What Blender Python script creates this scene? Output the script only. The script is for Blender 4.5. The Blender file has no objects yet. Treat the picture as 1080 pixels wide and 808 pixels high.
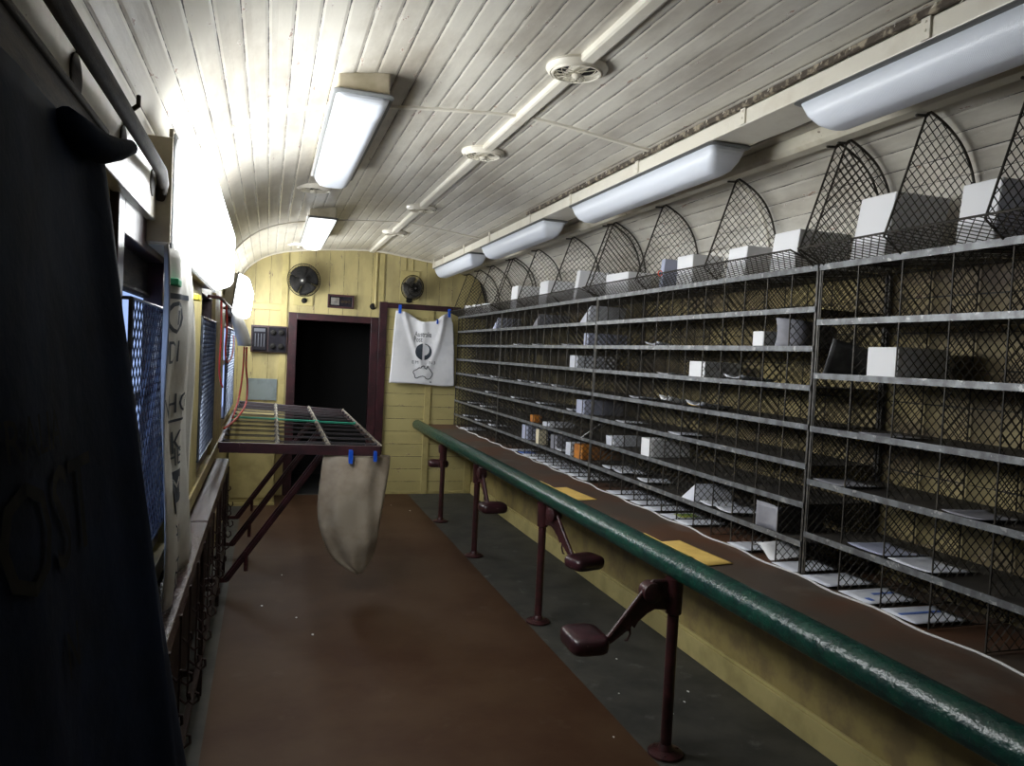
import bpy, math, random
from mathutils import Vector, Matrix
random.seed(7)
C = bpy.context.scene.collection
PI = math.pi
YB = 8.65            # far end wall
YN = -1.6            # near end of the modelled part of the carriage
XL, XR = -0.36, 2.46

# ------------------------------------------------------------------ materials
def nd(nt, t, **kw):
    n = nt.nodes.new(t)
    for k, v in kw.items():
        setattr(n, k, v)
    return n

def ramp(nt, stops):
    r = nd(nt, 'ShaderNodeValToRGB')
    e = r.color_ramp.elements
    while len(e) < len(stops):
        e.new(0.5)
    for el, (p, c) in zip(e, stops):
        el.position = p
        el.color = (c, c, c, 1) if isinstance(c, (int, float)) else (c[0], c[1], c[2], 1)
    return r

def mix(nt, fac, a, b, mode='MIX'):
    m = nd(nt, 'ShaderNodeMix', data_type='RGBA', blend_type=mode)
    for sock, val in ((m.inputs[0], fac), (m.inputs[6], a), (m.inputs[7], b)):
        if isinstance(val, (tuple, list)):
            sock.default_value = (val[0], val[1], val[2], 1)
        elif isinstance(val, (int, float)):
            sock.default_value = val
        else:
            nt.links.new(val, sock)
    return m.outputs[2]

def noise(nt, co, scale, detail=4, rough=0.6, stretch=None):
    n = nd(nt, 'ShaderNodeTexNoise')
    n.inputs['Scale'].default_value = scale
    n.inputs['Detail'].default_value = detail
    n.inputs['Roughness'].default_value = rough
    if stretch:
        mp = nd(nt, 'ShaderNodeMapping')
        mp.inputs['Scale'].default_value = stretch
        nt.links.new(co, mp.inputs[0])
        co = mp.outputs[0]
    nt.links.new(co, n.inputs['Vector'])
    return n.outputs['Fac']

def mat(name, col, rough=0.6, metal=0.0, col2=None, scale=8, lo=0.42, hi=0.62, stretch=None,
        bump=0.0, bscale=40, col3=None, scale3=30, lo3=0.6, hi3=0.68, spec=0.5, coat=0.0, trans=0.0):
    m = bpy.data.materials.new(name)
    m.use_nodes = True
    nt = m.node_tree
    b = nt.nodes['Principled BSDF']
    b.inputs['Roughness'].default_value = rough
    b.inputs['Metallic'].default_value = metal
    b.inputs['Specular IOR Level'].default_value = spec
    b.inputs['Coat Weight'].default_value = coat
    b.inputs['Base Color'].default_value = (*col, 1)
    geo = nd(nt, 'ShaderNodeTexCoord')
    co = geo.outputs['Object']
    cur = None
    if col2:
        r = ramp(nt, [(lo, 0.0), (hi, 1.0)])
        nt.links.new(noise(nt, co, scale, stretch=stretch), r.inputs[0])
        cur = mix(nt, r.outputs[0], col, col2)
        if col3:
            r3 = ramp(nt, [(lo3, 0.0), (hi3, 1.0)])
            nt.links.new(noise(nt, co, scale3, 5), r3.inputs[0])
            cur = mix(nt, r3.outputs[0], cur, col3)
        nt.links.new(cur, b.inputs['Base Color'])
    if bump:
        bp = nd(nt, 'ShaderNodeBump')
        bp.inputs['Strength'].default_value = bump
        bp.inputs['Distance'].default_value = 0.01
        nt.links.new(noise(nt, co, bscale, 4, stretch=stretch), bp.inputs['Height'])
        nt.links.new(bp.outputs[0], b.inputs['Normal'])
    return m

def mat_boards(name, base, dirt, gap, peel, under, width, rough=0.4, gapw=0.05, dirt_amt=(0.45, 0.75), coord='UV'):
    """painted tongue and groove boards: u runs across the boards, v along them (metres)"""
    m = bpy.data.materials.new(name)
    m.use_nodes = True
    nt = m.node_tree
    b = nt.nodes['Principled BSDF']
    L = nt.links.new
    tc = nd(nt, 'ShaderNodeTexCoord')
    co = tc.outputs[coord]
    sp = nd(nt, 'ShaderNodeSeparateXYZ')
    L(co, sp.inputs[0])
    def mth(op, a, bb=None, clamp=False):
        n = nd(nt, 'ShaderNodeMath', operation=op, use_clamp=clamp)
        for i, v in enumerate((a, bb)):
            if v is None: continue
            if isinstance(v, (int, float)): n.inputs[i].default_value = v
            else: L(v, n.inputs[i])
        return n.outputs[0]
    q = mth('DIVIDE', sp.outputs[0], width)
    fl = mth('FLOOR', q)
    fr = mth('SUBTRACT', q, fl)
    d = mth('ABSOLUTE', mth('SUBTRACT', fr, 0.5))        # 0.5 at a joint
    edge = mth('SUBTRACT', 0.5, d)                       # 0 at a joint
    wn = nd(nt, 'ShaderNodeTexWhiteNoise', noise_dimensions='1D')
    L(fl, wn.inputs['W'])
    # joint darkness broken up along its length
    n1 = noise(nt, co, 6, 5, 0.7, (1, 1.2, 1))
    gw = mth('MULTIPLY', mth('SUBTRACT', n1, 0.36, True), gapw * 4)
    g = mth('LESS_THAN', edge, gw)
    c0 = mix(nt, wn.outputs['Value'], base, [v * 0.9 for v in base])
    r1 = ramp(nt, [(dirt_amt[0], 0.0), (dirt_amt[1], 1.0)])
    L(noise(nt, co, 1.6, 6, 0.65, (2.2, 0.7, 1)), r1.inputs[0])
    c1 = mix(nt, r1.outputs[0], c0, dirt)
    # peeled patches stretched along the boards, mostly near the joints
    n2 = noise(nt, co, 5, 6, 0.7, (5, 1.3, 1))
    near = mth('MULTIPLY', mth('SUBTRACT', 0.5, edge), 0.16)
    pk = mth('ADD', n2, near)
    r2 = ramp(nt, [(0.675, 0.0), (0.682, 1.0)])
    L(pk, r2.inputs[0])
    c2 = mix(nt, r2.outputs[0], c1, peel)
    r3 = ramp(nt, [(0.69, 0.0), (0.695, 1.0)])
    L(pk, r3.inputs[0])
    c3 = mix(nt, r3.outputs[0], c2, under)
    c4 = mix(nt, g, c3, gap)
    L(c4, b.inputs['Base Color'])
    b.inputs['Roughness'].default_value = rough
    bp = nd(nt, 'ShaderNodeBump')
    bp.inputs['Strength'].default_value = 0.35
    bp.inputs['Distance'].default_value = 0.004
    hh = mth('SUBTRACT', mth('MULTIPLY', noise(nt, co, 14, 5, 0.6, (2, 0.6, 1)), 0.5), mth('MULTIPLY', r2.outputs[0], 0.5))
    L(hh, bp.inputs['Height'])
    L(bp.outputs[0], b.inputs['Normal'])
    return m

def mat_emit(name, col, strength):
    m = bpy.data.materials.new(name)
    m.use_nodes = True
    b = m.node_tree.nodes['Principled BSDF']
    b.inputs['Base Color'].default_value = (*col, 1)
    b.inputs['Emission Color'].default_value = (*col, 1)
    b.inputs['Emission Strength'].default_value = strength
    b.inputs['Roughness'].default_value = 0.3
    return m

def mat_pane(name, col):
    m = bpy.data.materials.new(name)
    m.use_nodes = True
    nt = m.node_tree
    nt.nodes.remove(nt.nodes['Principled BSDF'])
    t = nd(nt, 'ShaderNodeBsdfTranslucent')
    t.inputs[0].default_value = (*col, 1)
    g = nd(nt, 'ShaderNodeBsdfGlossy')
    g.inputs['Roughness'].default_value = 0.25
    mx = nd(nt, 'ShaderNodeMixShader')
    mx.inputs[0].default_value = 0.12
    nt.links.new(t.outputs[0], mx.inputs[1])
    nt.links.new(g.outputs[0], mx.inputs[2])
    nt.links.new(mx.outputs[0], nt.nodes['Material Output'].inputs[0])
    return m

def mat_diffuser(name, col):
    m = bpy.data.materials.new(name)
    m.use_nodes = True
    nt = m.node_tree
    b = nt.nodes['Principled BSDF']
    b.inputs['Base Color'].default_value = (*col, 1)
    b.inputs['Roughness'].default_value = 0.28
    wv = nd(nt, 'ShaderNodeTexWave')
    wv.inputs['Scale'].default_value = 60
    wv.bands_direction = 'Y'
    tc = nd(nt, 'ShaderNodeTexCoord')
    nt.links.new(tc.outputs['Object'], wv.inputs[0])
    bp = nd(nt, 'ShaderNodeBump')
    bp.inputs['Strength'].default_value = 0.25
    bp.inputs['Distance'].default_value = 0.002
    nt.links.new(wv.outputs['Fac'], bp.inputs['Height'])
    nt.links.new(bp.outputs[0], b.inputs['Normal'])
    return m

CREAM = (0.66, 0.63, 0.55)
M = {}
M['ceiling'] = mat_boards('ceiling_paint', (0.71, 0.675, 0.59), (0.36, 0.32, 0.26), (0.05, 0.045, 0.04), (0.80, 0.79, 0.75), (0.36, 0.25, 0.18), 0.08, 0.3, gapw=0.03, dirt_amt=(0.40, 0.72))
M['yellow'] = mat_boards('yellow_board_paint', (0.50, 0.42, 0.19), (0.27, 0.225, 0.105), (0.08, 0.065, 0.03), (0.55, 0.48, 0.26), (0.22, 0.16, 0.09), 0.155, 0.5, gapw=0.016, dirt_amt=(0.45, 0.75))
M['yellow_h'] = mat_boards('yellow_cross_board_paint', (0.48, 0.41, 0.175), (0.30, 0.255, 0.11), (0.10, 0.08, 0.03), (0.70, 0.62, 0.34), (0.25, 0.18, 0.09), 0.145, 0.5, gapw=0.02, dirt_amt=(0.5, 0.9))
M['olive'] = mat_boards('rack_back_board_paint', (0.36, 0.29, 0.125), (0.085, 0.055, 0.03), (0.03, 0.025, 0.015), (0.5, 0.44, 0.28), (0.16, 0.09, 0.05), 0.14, 0.6, gapw=0.03, dirt_amt=(0.4, 0.65))
M['yellow_trim'] = mat('yellow_trim_paint', (0.46, 0.385, 0.16), 0.45, col2=(0.31, 0.255, 0.10), scale=5, lo=0.45, hi=0.75, bump=0.1)
M['yellow_dirt_shade'] = mat('dirt_shade_yellow_paint', (0.30, 0.235, 0.085), 0.5, col2=(0.19, 0.14, 0.06), scale=6, bump=0.15)  # dirt tone; on the panel below the counter it also stands for shadow
M['cream'] = mat('cream_gloss_paint', (0.62, 0.58, 0.47), 0.3, col2=(0.44, 0.38, 0.27), scale=6, lo=0.5, hi=0.75, col3=(0.16, 0.12, 0.08), scale3=22, lo3=0.68, hi3=0.7, bump=0.12)
M['cream_clean'] = mat('cream_trunk_paint', (0.74, 0.70, 0.60), 0.35, col2=(0.58, 0.52, 0.42), scale=5, lo=0.5, hi=0.8, bump=0.05)
M['gap_dirt'] = mat('rotted_joint', (0.07, 0.055, 0.04), 0.9, col2=(0.35, 0.30, 0.22), scale=18, lo=0.5, hi=0.6, bump=0.8)
M['maroon'] = mat('maroon_gloss_paint', (0.044, 0.014, 0.018), 0.32, col2=(0.022, 0.010, 0.012), scale=9, col3=(0.14, 0.09, 0.08), scale3=35, lo3=0.68, hi3=0.7, bump=0.15)
M['maroon_iron'] = mat('maroon_iron_paint', (0.055, 0.016, 0.018), 0.35, col2=(0.028, 0.012, 0.012), scale=16, bump=0.25, bscale=70)
M['hook_iron'] = mat('grimy_hook_iron', (0.020, 0.010, 0.009), 0.6, col2=(0.035, 0.022, 0.018), scale=14, spec=0.25)
M['worn_ledge'] = mat('worn_maroon_ledge', (0.026, 0.012, 0.016), 0.2, col2=(0.06, 0.042, 0.042), scale=30, lo=0.5, hi=0.62, bump=0.6, bscale=45)
M['dark_wood'] = mat('dark_stained_wood', (0.022, 0.014, 0.009), 0.7, spec=0.2, col2=(0.05, 0.035, 0.02), scale=9, stretch=(6, 1, 6), bump=0.15)
M['wire'] = mat('dark_wire', (0.028, 0.025, 0.020), 0.55, 0.3, col2=(0.07, 0.06, 0.048), scale=20)
M['wire_post'] = mat('grey_rack_post', (0.06, 0.056, 0.05), 0.45, 0.5, col2=(0.14, 0.13, 0.12), scale=25)
M['sheet'] = mat('dull_sheet_steel', (0.035, 0.031, 0.027), 0.65, 0.1, col2=(0.06, 0.052, 0.042), scale=12)
M['strip'] = mat('galvanised_edge', (0.20, 0.21, 0.215), 0.42, 0.35, col2=(0.11, 0.11, 0.115), scale=14, stretch=(1, 1.5, 1), lo=0.42, hi=0.6, col3=(0.36, 0.36, 0.35), scale3=30, lo3=0.6, hi3=0.63, bump=0.2)
M['lino'] = mat('counter_linoleum', (0.080, 0.060, 0.045), 0.55, spec=0.35, col2=(0.115, 0.050, 0.025), scale=1.3, lo=0.42, hi=0.62, col3=(0.16, 0.145, 0.125), scale3=3, lo3=0.55, hi3=0.8, bump=0.08, bscale=60)
M['green'] = mat('green_gloss_vinyl', (0.007, 0.050, 0.034), 0.27, col2=(0.006, 0.030, 0.026), scale=12, bump=0.6, bscale=26, col3=(0.06, 0.09, 0.08), scale3=60, lo3=0.68, hi3=0.72)
M['floor'] = mat('grey_floor_linoleum', (0.060, 0.058, 0.050), 0.6, spec=0.3, col2=(0.034, 0.034, 0.031), scale=4, lo=0.4, hi=0.65, col3=(0.15, 0.15, 0.14), scale3=7, lo3=0.62, hi3=0.8, bump=0.08)
M['runner'] = mat('brown_floor_linoleum', (0.064, 0.034, 0.017), 0.58, spec=0.22, col2=(0.046, 0.020, 0.009), scale=1.4, lo=0.4, hi=0.62, col3=(0.085, 0.058, 0.038), scale3=4, lo3=0.62, hi3=0.85, bump=0.06, bscale=30)
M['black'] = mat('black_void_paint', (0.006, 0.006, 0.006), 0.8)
M['black_gloss'] = mat('black_enamel', (0.006, 0.006, 0.006), 0.6, spec=0.2, col2=(0.016, 0.014, 0.012), scale=30)
M['chrome'] = mat('dull_chrome', (0.32, 0.31, 0.29), 0.4, 0.8, col2=(0.25, 0.23, 0.2), scale=30)
M['white_card'] = mat('white_card', (0.88, 0.88, 0.90), 0.6)
M['white_paper'] = mat('white_paper', (0.74, 0.76, 0.82), 0.6, col2=(0.62, 0.64, 0.72), scale=9)
M['grey_card'] = mat('grey_paper', (0.32, 0.32, 0.36), 0.6, col2=(0.22, 0.22, 0.25), scale=6)
M['dark_mag'] = mat('dark_magazine_paper', (0.10, 0.10, 0.10), 0.35, col2=(0.22, 0.22, 0.22), scale=9)
M['lilac'] = mat('pale_lilac_paper', (0.50, 0.53, 0.68), 0.5, col2=(0.36, 0.39, 0.52), scale=5)
M['manila'] = mat('manila_paper', (0.88, 0.60, 0.17), 0.6, col2=(0.80, 0.53, 0.14), scale=14)
M['orange'] = mat('orange_padded_paper', (0.68, 0.26, 0.03), 0.6, col2=(0.45, 0.15, 0.02), scale=12)
M['ivory'] = mat('ivory_card', (0.78, 0.70, 0.50), 0.6)
M['blue'] = mat('blue_plastic', (0.015, 0.10, 0.62), 0.35)
M['blue_ink'] = mat('blue_printed_paper', (0.10, 0.20, 0.62), 0.5)
M['green_print'] = mat('yellow_green_printed_paper', (0.42, 0.44, 0.05), 0.5, col2=(0.08, 0.20, 0.05), scale=18)
M['ink'] = mat('dark_printing_ink', (0.035, 0.045, 0.06), 0.7)
M['canvas'] = mat('white_canvas', (0.78, 0.78, 0.80), 0.85, col2=(0.56, 0.57, 0.60), scale=2.6, lo=0.48, hi=0.75, bump=0.25, bscale=9)
M['canvas_grey'] = mat('soiled_canvas', (0.36, 0.31, 0.24), 0.85, col2=(0.20, 0.155, 0.11), scale=3.2, lo=0.42, hi=0.68, bump=0.35, bscale=12)
M['canvas_white'] = mat('hanging_white_canvas', (0.56, 0.55, 0.51), 0.85, col2=(0.42, 0.40, 0.35), scale=3, bump=0.35, bscale=10)
M['sack'] = mat('dark_navy_canvas', (0.007, 0.017, 0.046), 0.8, spec=0.15, col2=(0.004, 0.008, 0.018), scale=3, bump=0.3, bscale=14)
M['faded_ink'] = mat('faded_tan_ink', (0.026, 0.026, 0.022), 0.85, col2=(0.010, 0.012, 0.014), lo=0.4, scale=14, spec=0.1)
M['beige_box'] = mat('beige_fitting_enamel', (0.52, 0.46, 0.34), 0.4, col2=(0.38, 0.33, 0.22), scale=6)
M['lip_grey'] = mat('grey_fitting_lip', (0.16, 0.165, 0.16), 0.4, 0.3)
M['diffuser'] = mat_diffuser('unlit_prismatic_cover', (0.80, 0.84, 0.92))
M['lamp'] = mat_emit('lit_prismatic_cover', (0.95, 0.98, 1.0), 15.5)
M['pane'] = mat_pane('frosted_window_glass', (0.72, 0.78, 0.9))
M['guard'] = mat('blue_grey_guard_wire', (0.07, 0.085, 0.12), 0.3, 0.8, col2=(0.14, 0.16, 0.2), scale=20)
M['red'] = mat('red_strap', (0.55, 0.04, 0.02), 0.6, col2=(0.30, 0.03, 0.02), scale=30)
M['rope'] = mat('pale_lashing_cord', (0.42, 0.38, 0.30), 0.8, bump=0.5, bscale=120)
M['teal'] = mat('teal_plastic_rod', (0.03, 0.36, 0.24), 0.4)
M['steel_rod'] = mat('dark_grey_rod', (0.05, 0.045, 0.05), 0.5, 0.2)
M['slate'] = mat('slate_grey_board', (0.20, 0.24, 0.25), 0.6, col2=(0.14, 0.17, 0.18), scale=7)
M['white_rope'] = mat('white_cord', (0.60, 0.60, 0.58), 0.7)
M['panel_grey'] = mat('dark_slate_panel', (0.012, 0.011, 0.015), 0.8, spec=0.12, col2=(0.02, 0.019, 0.024), scale=12)
M['panel_mid'] = mat('grey_meter_face', (0.06, 0.065, 0.08), 0.5)
M['green_tag'] = mat('green_tag', (0.02, 0.36, 0.17), 0.5)
M['yellow_tag'] = mat('yellow_tag', (0.80, 0.70, 0.05), 0.5)
M['red_tag'] = mat('red_tie', (0.8, 0.10, 0.05), 0.5)
M['scrap'] = mat('white_scrap', (0.75, 0.75, 0.73), 0.7)

# ------------------------------------------------------------------ mesh builder
def root_loc(p):
    while p is not None and p.parent is not None:
        p = p.parent
    return p

class MB:
    def __init__(s):
        s.v = []; s.f = []; s.uv = None
    def add(s, vs, fs):
        n = len(s.v)
        s.v += [tuple(v) for v in vs]
        s.f += [tuple(i + n for i in f) for f in fs]
    def box(s, a, b):
        x0, y0, z0 = [min(p, q) for p, q in zip(a, b)]
        x1, y1, z1 = [max(p, q) for p, q in zip(a, b)]
        s.add([(x0,y0,z0),(x1,y0,z0),(x1,y1,z0),(x0,y1,z0),(x0,y0,z1),(x1,y0,z1),(x1,y1,z1),(x0,y1,z1)],
              [(3,2,1,0),(4,5,6,7),(0,1,5,4),(1,2,6,5),(2,3,7,6),(3,0,4,7)])
    def bar(s, p, q, w, h, up=(0,0,1)):
        p, q, up = Vector(p), Vector(q), Vector(up)
        d = (q - p).normalized()
        sd = d.cross(up)
        if sd.length < 1e-4: sd = d.cross(Vector((1,0,0)))
        sd.normalize(); u = sd.cross(d)
        sd *= w/2; u *= h/2
        s.add([p-sd-u,p+sd-u,p+sd+u,p-sd+u,q-sd-u,q+sd-u,q+sd+u,q-sd+u],
              [(0,1,2,3),(7,6,5,4),(4,5,1,0),(5,6,2,1),(6,7,3,2),(7,4,0,3)])
    def rod(s, p, q, r, n=6, cap=True, r2=None):
        p, q = Vector(p), Vector(q)
        d = (q-p)
        if d.length < 1e-6: return
        d.normalize()
        a = d.orthogonal().normalized(); b = d.cross(a)
        r2 = r if r2 is None else r2
        vs = []
        for c, rr in ((p, r), (q, r2)):
            for i in range(n):
                t = 2*PI*i/n
                vs.append(c + a*math.cos(t)*rr + b*math.sin(t)*rr)
        fs = [(i,(i+1)%n,n+(i+1)%n,n+i) for i in range(n)]
        if cap: fs += [tuple(reversed(range(n))), tuple(range(n,2*n))]
        s.add(vs, fs)
    def tube(s, pts, r, n=8, closed=False):
        pts = [Vector(p) for p in pts]
        m = len(pts); vs = []
        prev = None
        for i, p in enumerate(pts):
            if closed: d = pts[(i+1)%m]-pts[i-1]
            else: d = pts[min(i+1,m-1)]-pts[max(i-1,0)]
            d.normalize()
            if prev is None: a = d.orthogonal().normalized()
            else:
                a = prev - d*prev.dot(d)
                a = a.normalized() if a.length > 1e-6 else d.orthogonal().normalized()
            prev = a; b = d.cross(a)
            rr = r[i] if isinstance(r, (list, tuple)) else r
            for k in range(n):
                t = 2*PI*k/n
                vs.append(p + a*math.cos(t)*rr + b*math.sin(t)*rr)
        fs = []
        for i in range(m if closed else m-1):
            j = (i+1)%m
            for k in range(n):
                fs.append((i*n+k, i*n+(k+1)%n, j*n+(k+1)%n, j*n+k))
        if not closed: fs += [tuple(reversed(range(n))), tuple(range((m-1)*n, m*n))]
        s.add(vs, fs)
    def lathe(s, prof, c=(0,0,0), axis=(0,0,1), n=24):
        c = Vector(c); ax = Vector(axis).normalized()
        a = ax.orthogonal().normalized(); b = ax.cross(a)
        vs = []
        for r, h in prof:
            for k in range(n):
                t = 2*PI*k/n
                vs.append(c + ax*h + (a*math.cos(t)+b*math.sin(t))*max(r, 1e-4))
        m = len(prof)
        fs = [(i*n+k, i*n+(k+1)%n, (i+1)*n+(k+1)%n, (i+1)*n+k) for i in range(m-1) for k in range(n)]
        fs += [tuple(reversed(range(n))), tuple(range((m-1)*n, m*n))]
        s.add(vs, fs)
    def prism(s, poly, fn, d):
        """poly: 2-D outline; fn(u,v) -> 3-D point; d: 3-D thickness vector"""
        d = Vector(d); n = len(poly)
        base = [Vector(fn(u, v)) for u, v in poly]
        s.add(base + [p + d for p in base],
              [tuple(range(n)), tuple(reversed(range(n, 2*n)))] + [(i, n+i, n+(i+1)%n, (i+1)%n) for i in range(n)])
    def grid(s, nu, nv, fn):
        vs = [fn(i/nu, j/nv) for j in range(nv+1) for i in range(nu+1)]
        s.add(vs, [(j*(nu+1)+i, j*(nu+1)+i+1, (j+1)*(nu+1)+i+1, (j+1)*(nu+1)+i) for j in range(nv) for i in range(nu)])
    def rings(s, rings):
        n = len(rings[0]); vs = [p for r in rings for p in r]; m = len(rings)
        fs = [(i*n+k, i*n+(k+1)%n, (i+1)*n+(k+1)%n, (i+1)*n+k) for i in range(m-1) for k in range(n)]
        fs += [tuple(reversed(range(n))), tuple(range((m-1)*n, m*n))]
        s.add(vs, fs)
    def mesh_panel(s, poly, fn, pitch, r, nsides=3, weave=0.0):
        """diagonal wire netting clipped to a 2-D polygon"""
        n = len(poly)
        for (dx, dy) in ((1, 1), (1, -1)):
            nx, ny = -dy/math.sqrt(2), dx/math.sqrt(2)
            ddx, ddy = dx/math.sqrt(2), dy/math.sqrt(2)
            vals = [u*nx+v*ny for u, v in poly]
            k = math.ceil(min(vals)/pitch)
            while k*pitch < max(vals):
                c = k*pitch; ts = []
                for i in range(n):
                    (u0, v0), (u1, v1) = poly[i], poly[(i+1)%n]
                    a, b = u0*nx+v0*ny-c, u1*nx+v1*ny-c
                    if (a < 0) != (b < 0):
                        t = a/(a-b); u, v = u0+(u1-u0)*t, v0+(v1-v0)*t
                        ts.append((u*ddx+v*ddy, u, v))
                ts.sort()
                for i in range(0, len(ts)-1, 2):
                    if ts[i+1][0]-ts[i][0] > 0.006:
                        s.rod(fn(ts[i][1], ts[i][2]), fn(ts[i+1][1], ts[i+1][2]), r, nsides, False)
                k += 1
    def build(s, name, m, parent=None, smooth=False, bevel=0, solid=0, subsurf=0, bseg=2):
        me = bpy.data.meshes.new(name)
        o0 = (0, 0, 0)
        rt = root_loc(parent)
        if rt is not None: o0 = rt.location
        me.from_pydata([(v[0]-o0[0], v[1]-o0[1], v[2]-o0[2]) for v in s.v], [], s.f)
        if s.uv:
            uvl = me.uv_layers.new(name='UVMap')
            for p in me.polygons:
                for li in p.loop_indices:
                    uvl.data[li].uv = s.uv[me.loops[li].vertex_index]
        me.materials.append(m)
        if smooth:
            for p in me.polygons: p.use_smooth = True
            if smooth != 'all' and hasattr(me, 'set_sharp_from_angle'):
                me.set_sharp_from_angle(angle=math.radians(40))
        me.update()
        o = bpy.data.objects.new(name, me)
        C.objects.link(o)
        if parent is not None: o.parent = parent
        if solid:
            md = o.modifiers.new('solid', 'SOLIDIFY'); md.thickness = solid; md.offset = 0
        if bevel:
            md = o.modifiers.new('bevel', 'BEVEL'); md.width = bevel; md.segments = bseg; md.limit_method = 'ANGLE'
        if subsurf:
            md = o.modifiers.new('sub', 'SUBSURF'); md.levels = subsurf; md.render_levels = subsurf
        return o

def tag(o, label, cat, group=None, kind=None):
    if label: o['label'] = label
    if cat: o['category'] = cat
    if group: o['group'] = group
    if kind: o['kind'] = kind
    return o

def thing(name, label, cat, loc=(0,0,0), group=None):
    o = bpy.data.objects.new(name, None)
    o.empty_display_size = 0.05
    C.objects.link(o)
    o.location = loc
    return tag(o, label, cat, group)

def struct(o, label=None):
    o['kind'] = 'structure'
    if label: o['label'] = label
    return o

def dup(root, loc, label, group=None, rot=None):
    def cp(o, parent):
        c = o.copy(); C.objects.link(c); c.parent = parent
        for ch in list(o.children): cp(ch, c)
        return c
    r = cp(root, None)
    r.location = loc
    if rot is not None: r.rotation_euler = rot
    r['label'] = label
    if group: r['group'] = group
    return r

def text_mesh(body, size):
    cu = bpy.data.curves.new('txt', 'FONT')
    cu.body = body; cu.size = size; cu.align_x = 'CENTER'; cu.align_y = 'CENTER'
    cu.resolution_u = 2
    o = bpy.data.objects.new('txt', cu)
    C.objects.link(o)
    dg = bpy.context.evaluated_depsgraph_get()
    me = bpy.data.meshes.new_from_object(o.evaluated_get(dg))
    vs = [(v.co.x, v.co.y) for v in me.vertices]
    fs = [tuple(p.vertices) for p in me.polygons]
    bpy.data.objects.remove(o); bpy.data.curves.remove(cu); bpy.data.meshes.remove(me)
    return vs, fs

def put_text(mb, body, size, fn, cu=0, cv=0, sx=1.0):
    vs, fs = text_mesh(body, size)
    mb.add([fn(cu + u*sx, cv + v) for u, v in vs], fs)

# ------------------------------------------------------------------ carriage section
PROF = [(2.46, 2.08), (2.457, 2.20), (2.435, 2.33), (2.39, 2.45), (2.31, 2.54), (2.17, 2.612), (2.0, 2.647), (1.8, 2.675),
        (1.475, 2.715), (1.25, 2.745), (1.06, 2.755), (0.87, 2.745), (0.6, 2.725), (0.3, 2.69), (0.05, 2.64), (-0.10, 2.575), (-0.21, 2.49),
        (-0.285, 2.40), (-0.33, 2.31), (-0.355, 2.20), (-0.36, 2.08)]
def resample(pts, step):
    out = [pts[0]]; acc = 0.0; arcs = [0.0]; L = 0
    segs = []
    for a, b in zip(pts, pts[1:]):
        l = math.hypot(b[0]-a[0], b[1]-a[1]); segs.append((a, b, l, L)); L += l
    n = int(round(L/step)); res = []
    for i in range(n+1):
        t = L*i/n
        for a, b, l, s0 in segs:
            if t <= s0+l+1e-9:
                k = (t-s0)/l; res.append((a[0]+(b[0]-a[0])*k, a[1]+(b[1]-a[1])*k, t)); break
    return res, L
def smooth_prof(P, it=2):
    for _ in range(it):
        Q = [P[0]]
        for a, b in zip(P, P[1:]):
            Q += [(a[0]*.75+b[0]*.25, a[1]*.75+b[1]*.25), (a[0]*.25+b[0]*.75, a[1]*.25+b[1]*.75)]
        Q.append(P[-1]); P = Q
    return P
SP = smooth_prof(PROF)
def ceil_z(x):
    for a, b in zip(SP, SP[1:]):
        if b[0] <= x <= a[0] and a[0] > b[0]:
            return a[1] + (b[1]-a[1])*(a[0]-x)/(a[0]-b[0])
    return 2.08
# ceiling: boards with real V-joints, extruded along the car
BW = 0.08
pts, L = resample(SP, 0.01)
mb = MB(); vs = []; uvs = []
for i, (x, z, t) in enumerate(pts):
    a = pts[max(i-1, 0)]; b = pts[min(i+1, len(pts)-1)]
    tx, tz = b[0]-a[0], b[1]-a[1]; l = math.hypot(tx, tz)
    ox, oz = tz/l, -tx/l           # outwards, away from the room
    d = 0.0025 if abs((t/BW) - round(t/BW))*BW < 0.003 else 0
    for y in (YN, YB+0.02):
        vs.append((x+ox*d, y, z+oz*d)); uvs.append((t, y))
n = len(pts)
mb.add(vs, [(2*i, 2*i+1, 2*i+3, 2*i+2) for i in range(n-1)])
mb.uv = uvs
struct(mb.build('ceiling', M['ceiling'], solid=0), 'off-white boarded arched ceiling with peeling paint')

# transverse battens
k = 1
def batten(y, w, d=0.009, x0=-0.36, x1=2.47):
    mb = MB(); ring = []
    sp = [p for p in resample(SP, 0.03)[0] if x0 <= p[0] <= x1]
    for i, (x, z, t) in enumerate(sp):
        a = sp[max(i-1, 0)]; b = sp[min(i+1, len(sp)-1)]
        tx, tz = b[0]-a[0], b[1]-a[1]; l = math.hypot(tx, tz)
        ix, iz = -tz/l, tx/l       # inwards
        ring.append([(x-ix*0.004, y-w/2, z-iz*0.004), (x+ix*d, y-w/2+0.004, z+iz*d), (x+ix*d, y+w/2-0.004, z+iz*d), (x-ix*0.004, y+w/2, z-iz*0.004)])
    mb.rings(ring)
    return mb.build('trim_%d' % k, M['cream_clean'])
for y, w in ((0.1, 0.03), (3.36, 0.03), (6.55, 0.03), (YB-0.02, 0.05)):
    struct(batten(y, w), 'thin cream batten arching over the ceiling'); k += 1

# floor
mb = MB(); mb.box((XL-0.1, YN, -0.06), (XR+0.1, YB+1.4, 0)); struct(mb.build('floor', M['floor']), 'worn grey linoleum floor')
mb = MB(); mb.box((-0.2, YN, 0.0), (1.585, YB-0.03, 0.004))
tag(mb.build('floor_runner', M['runner']), 'wide brown linoleum runner down the middle of the floor', 'floor covering')

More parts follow.
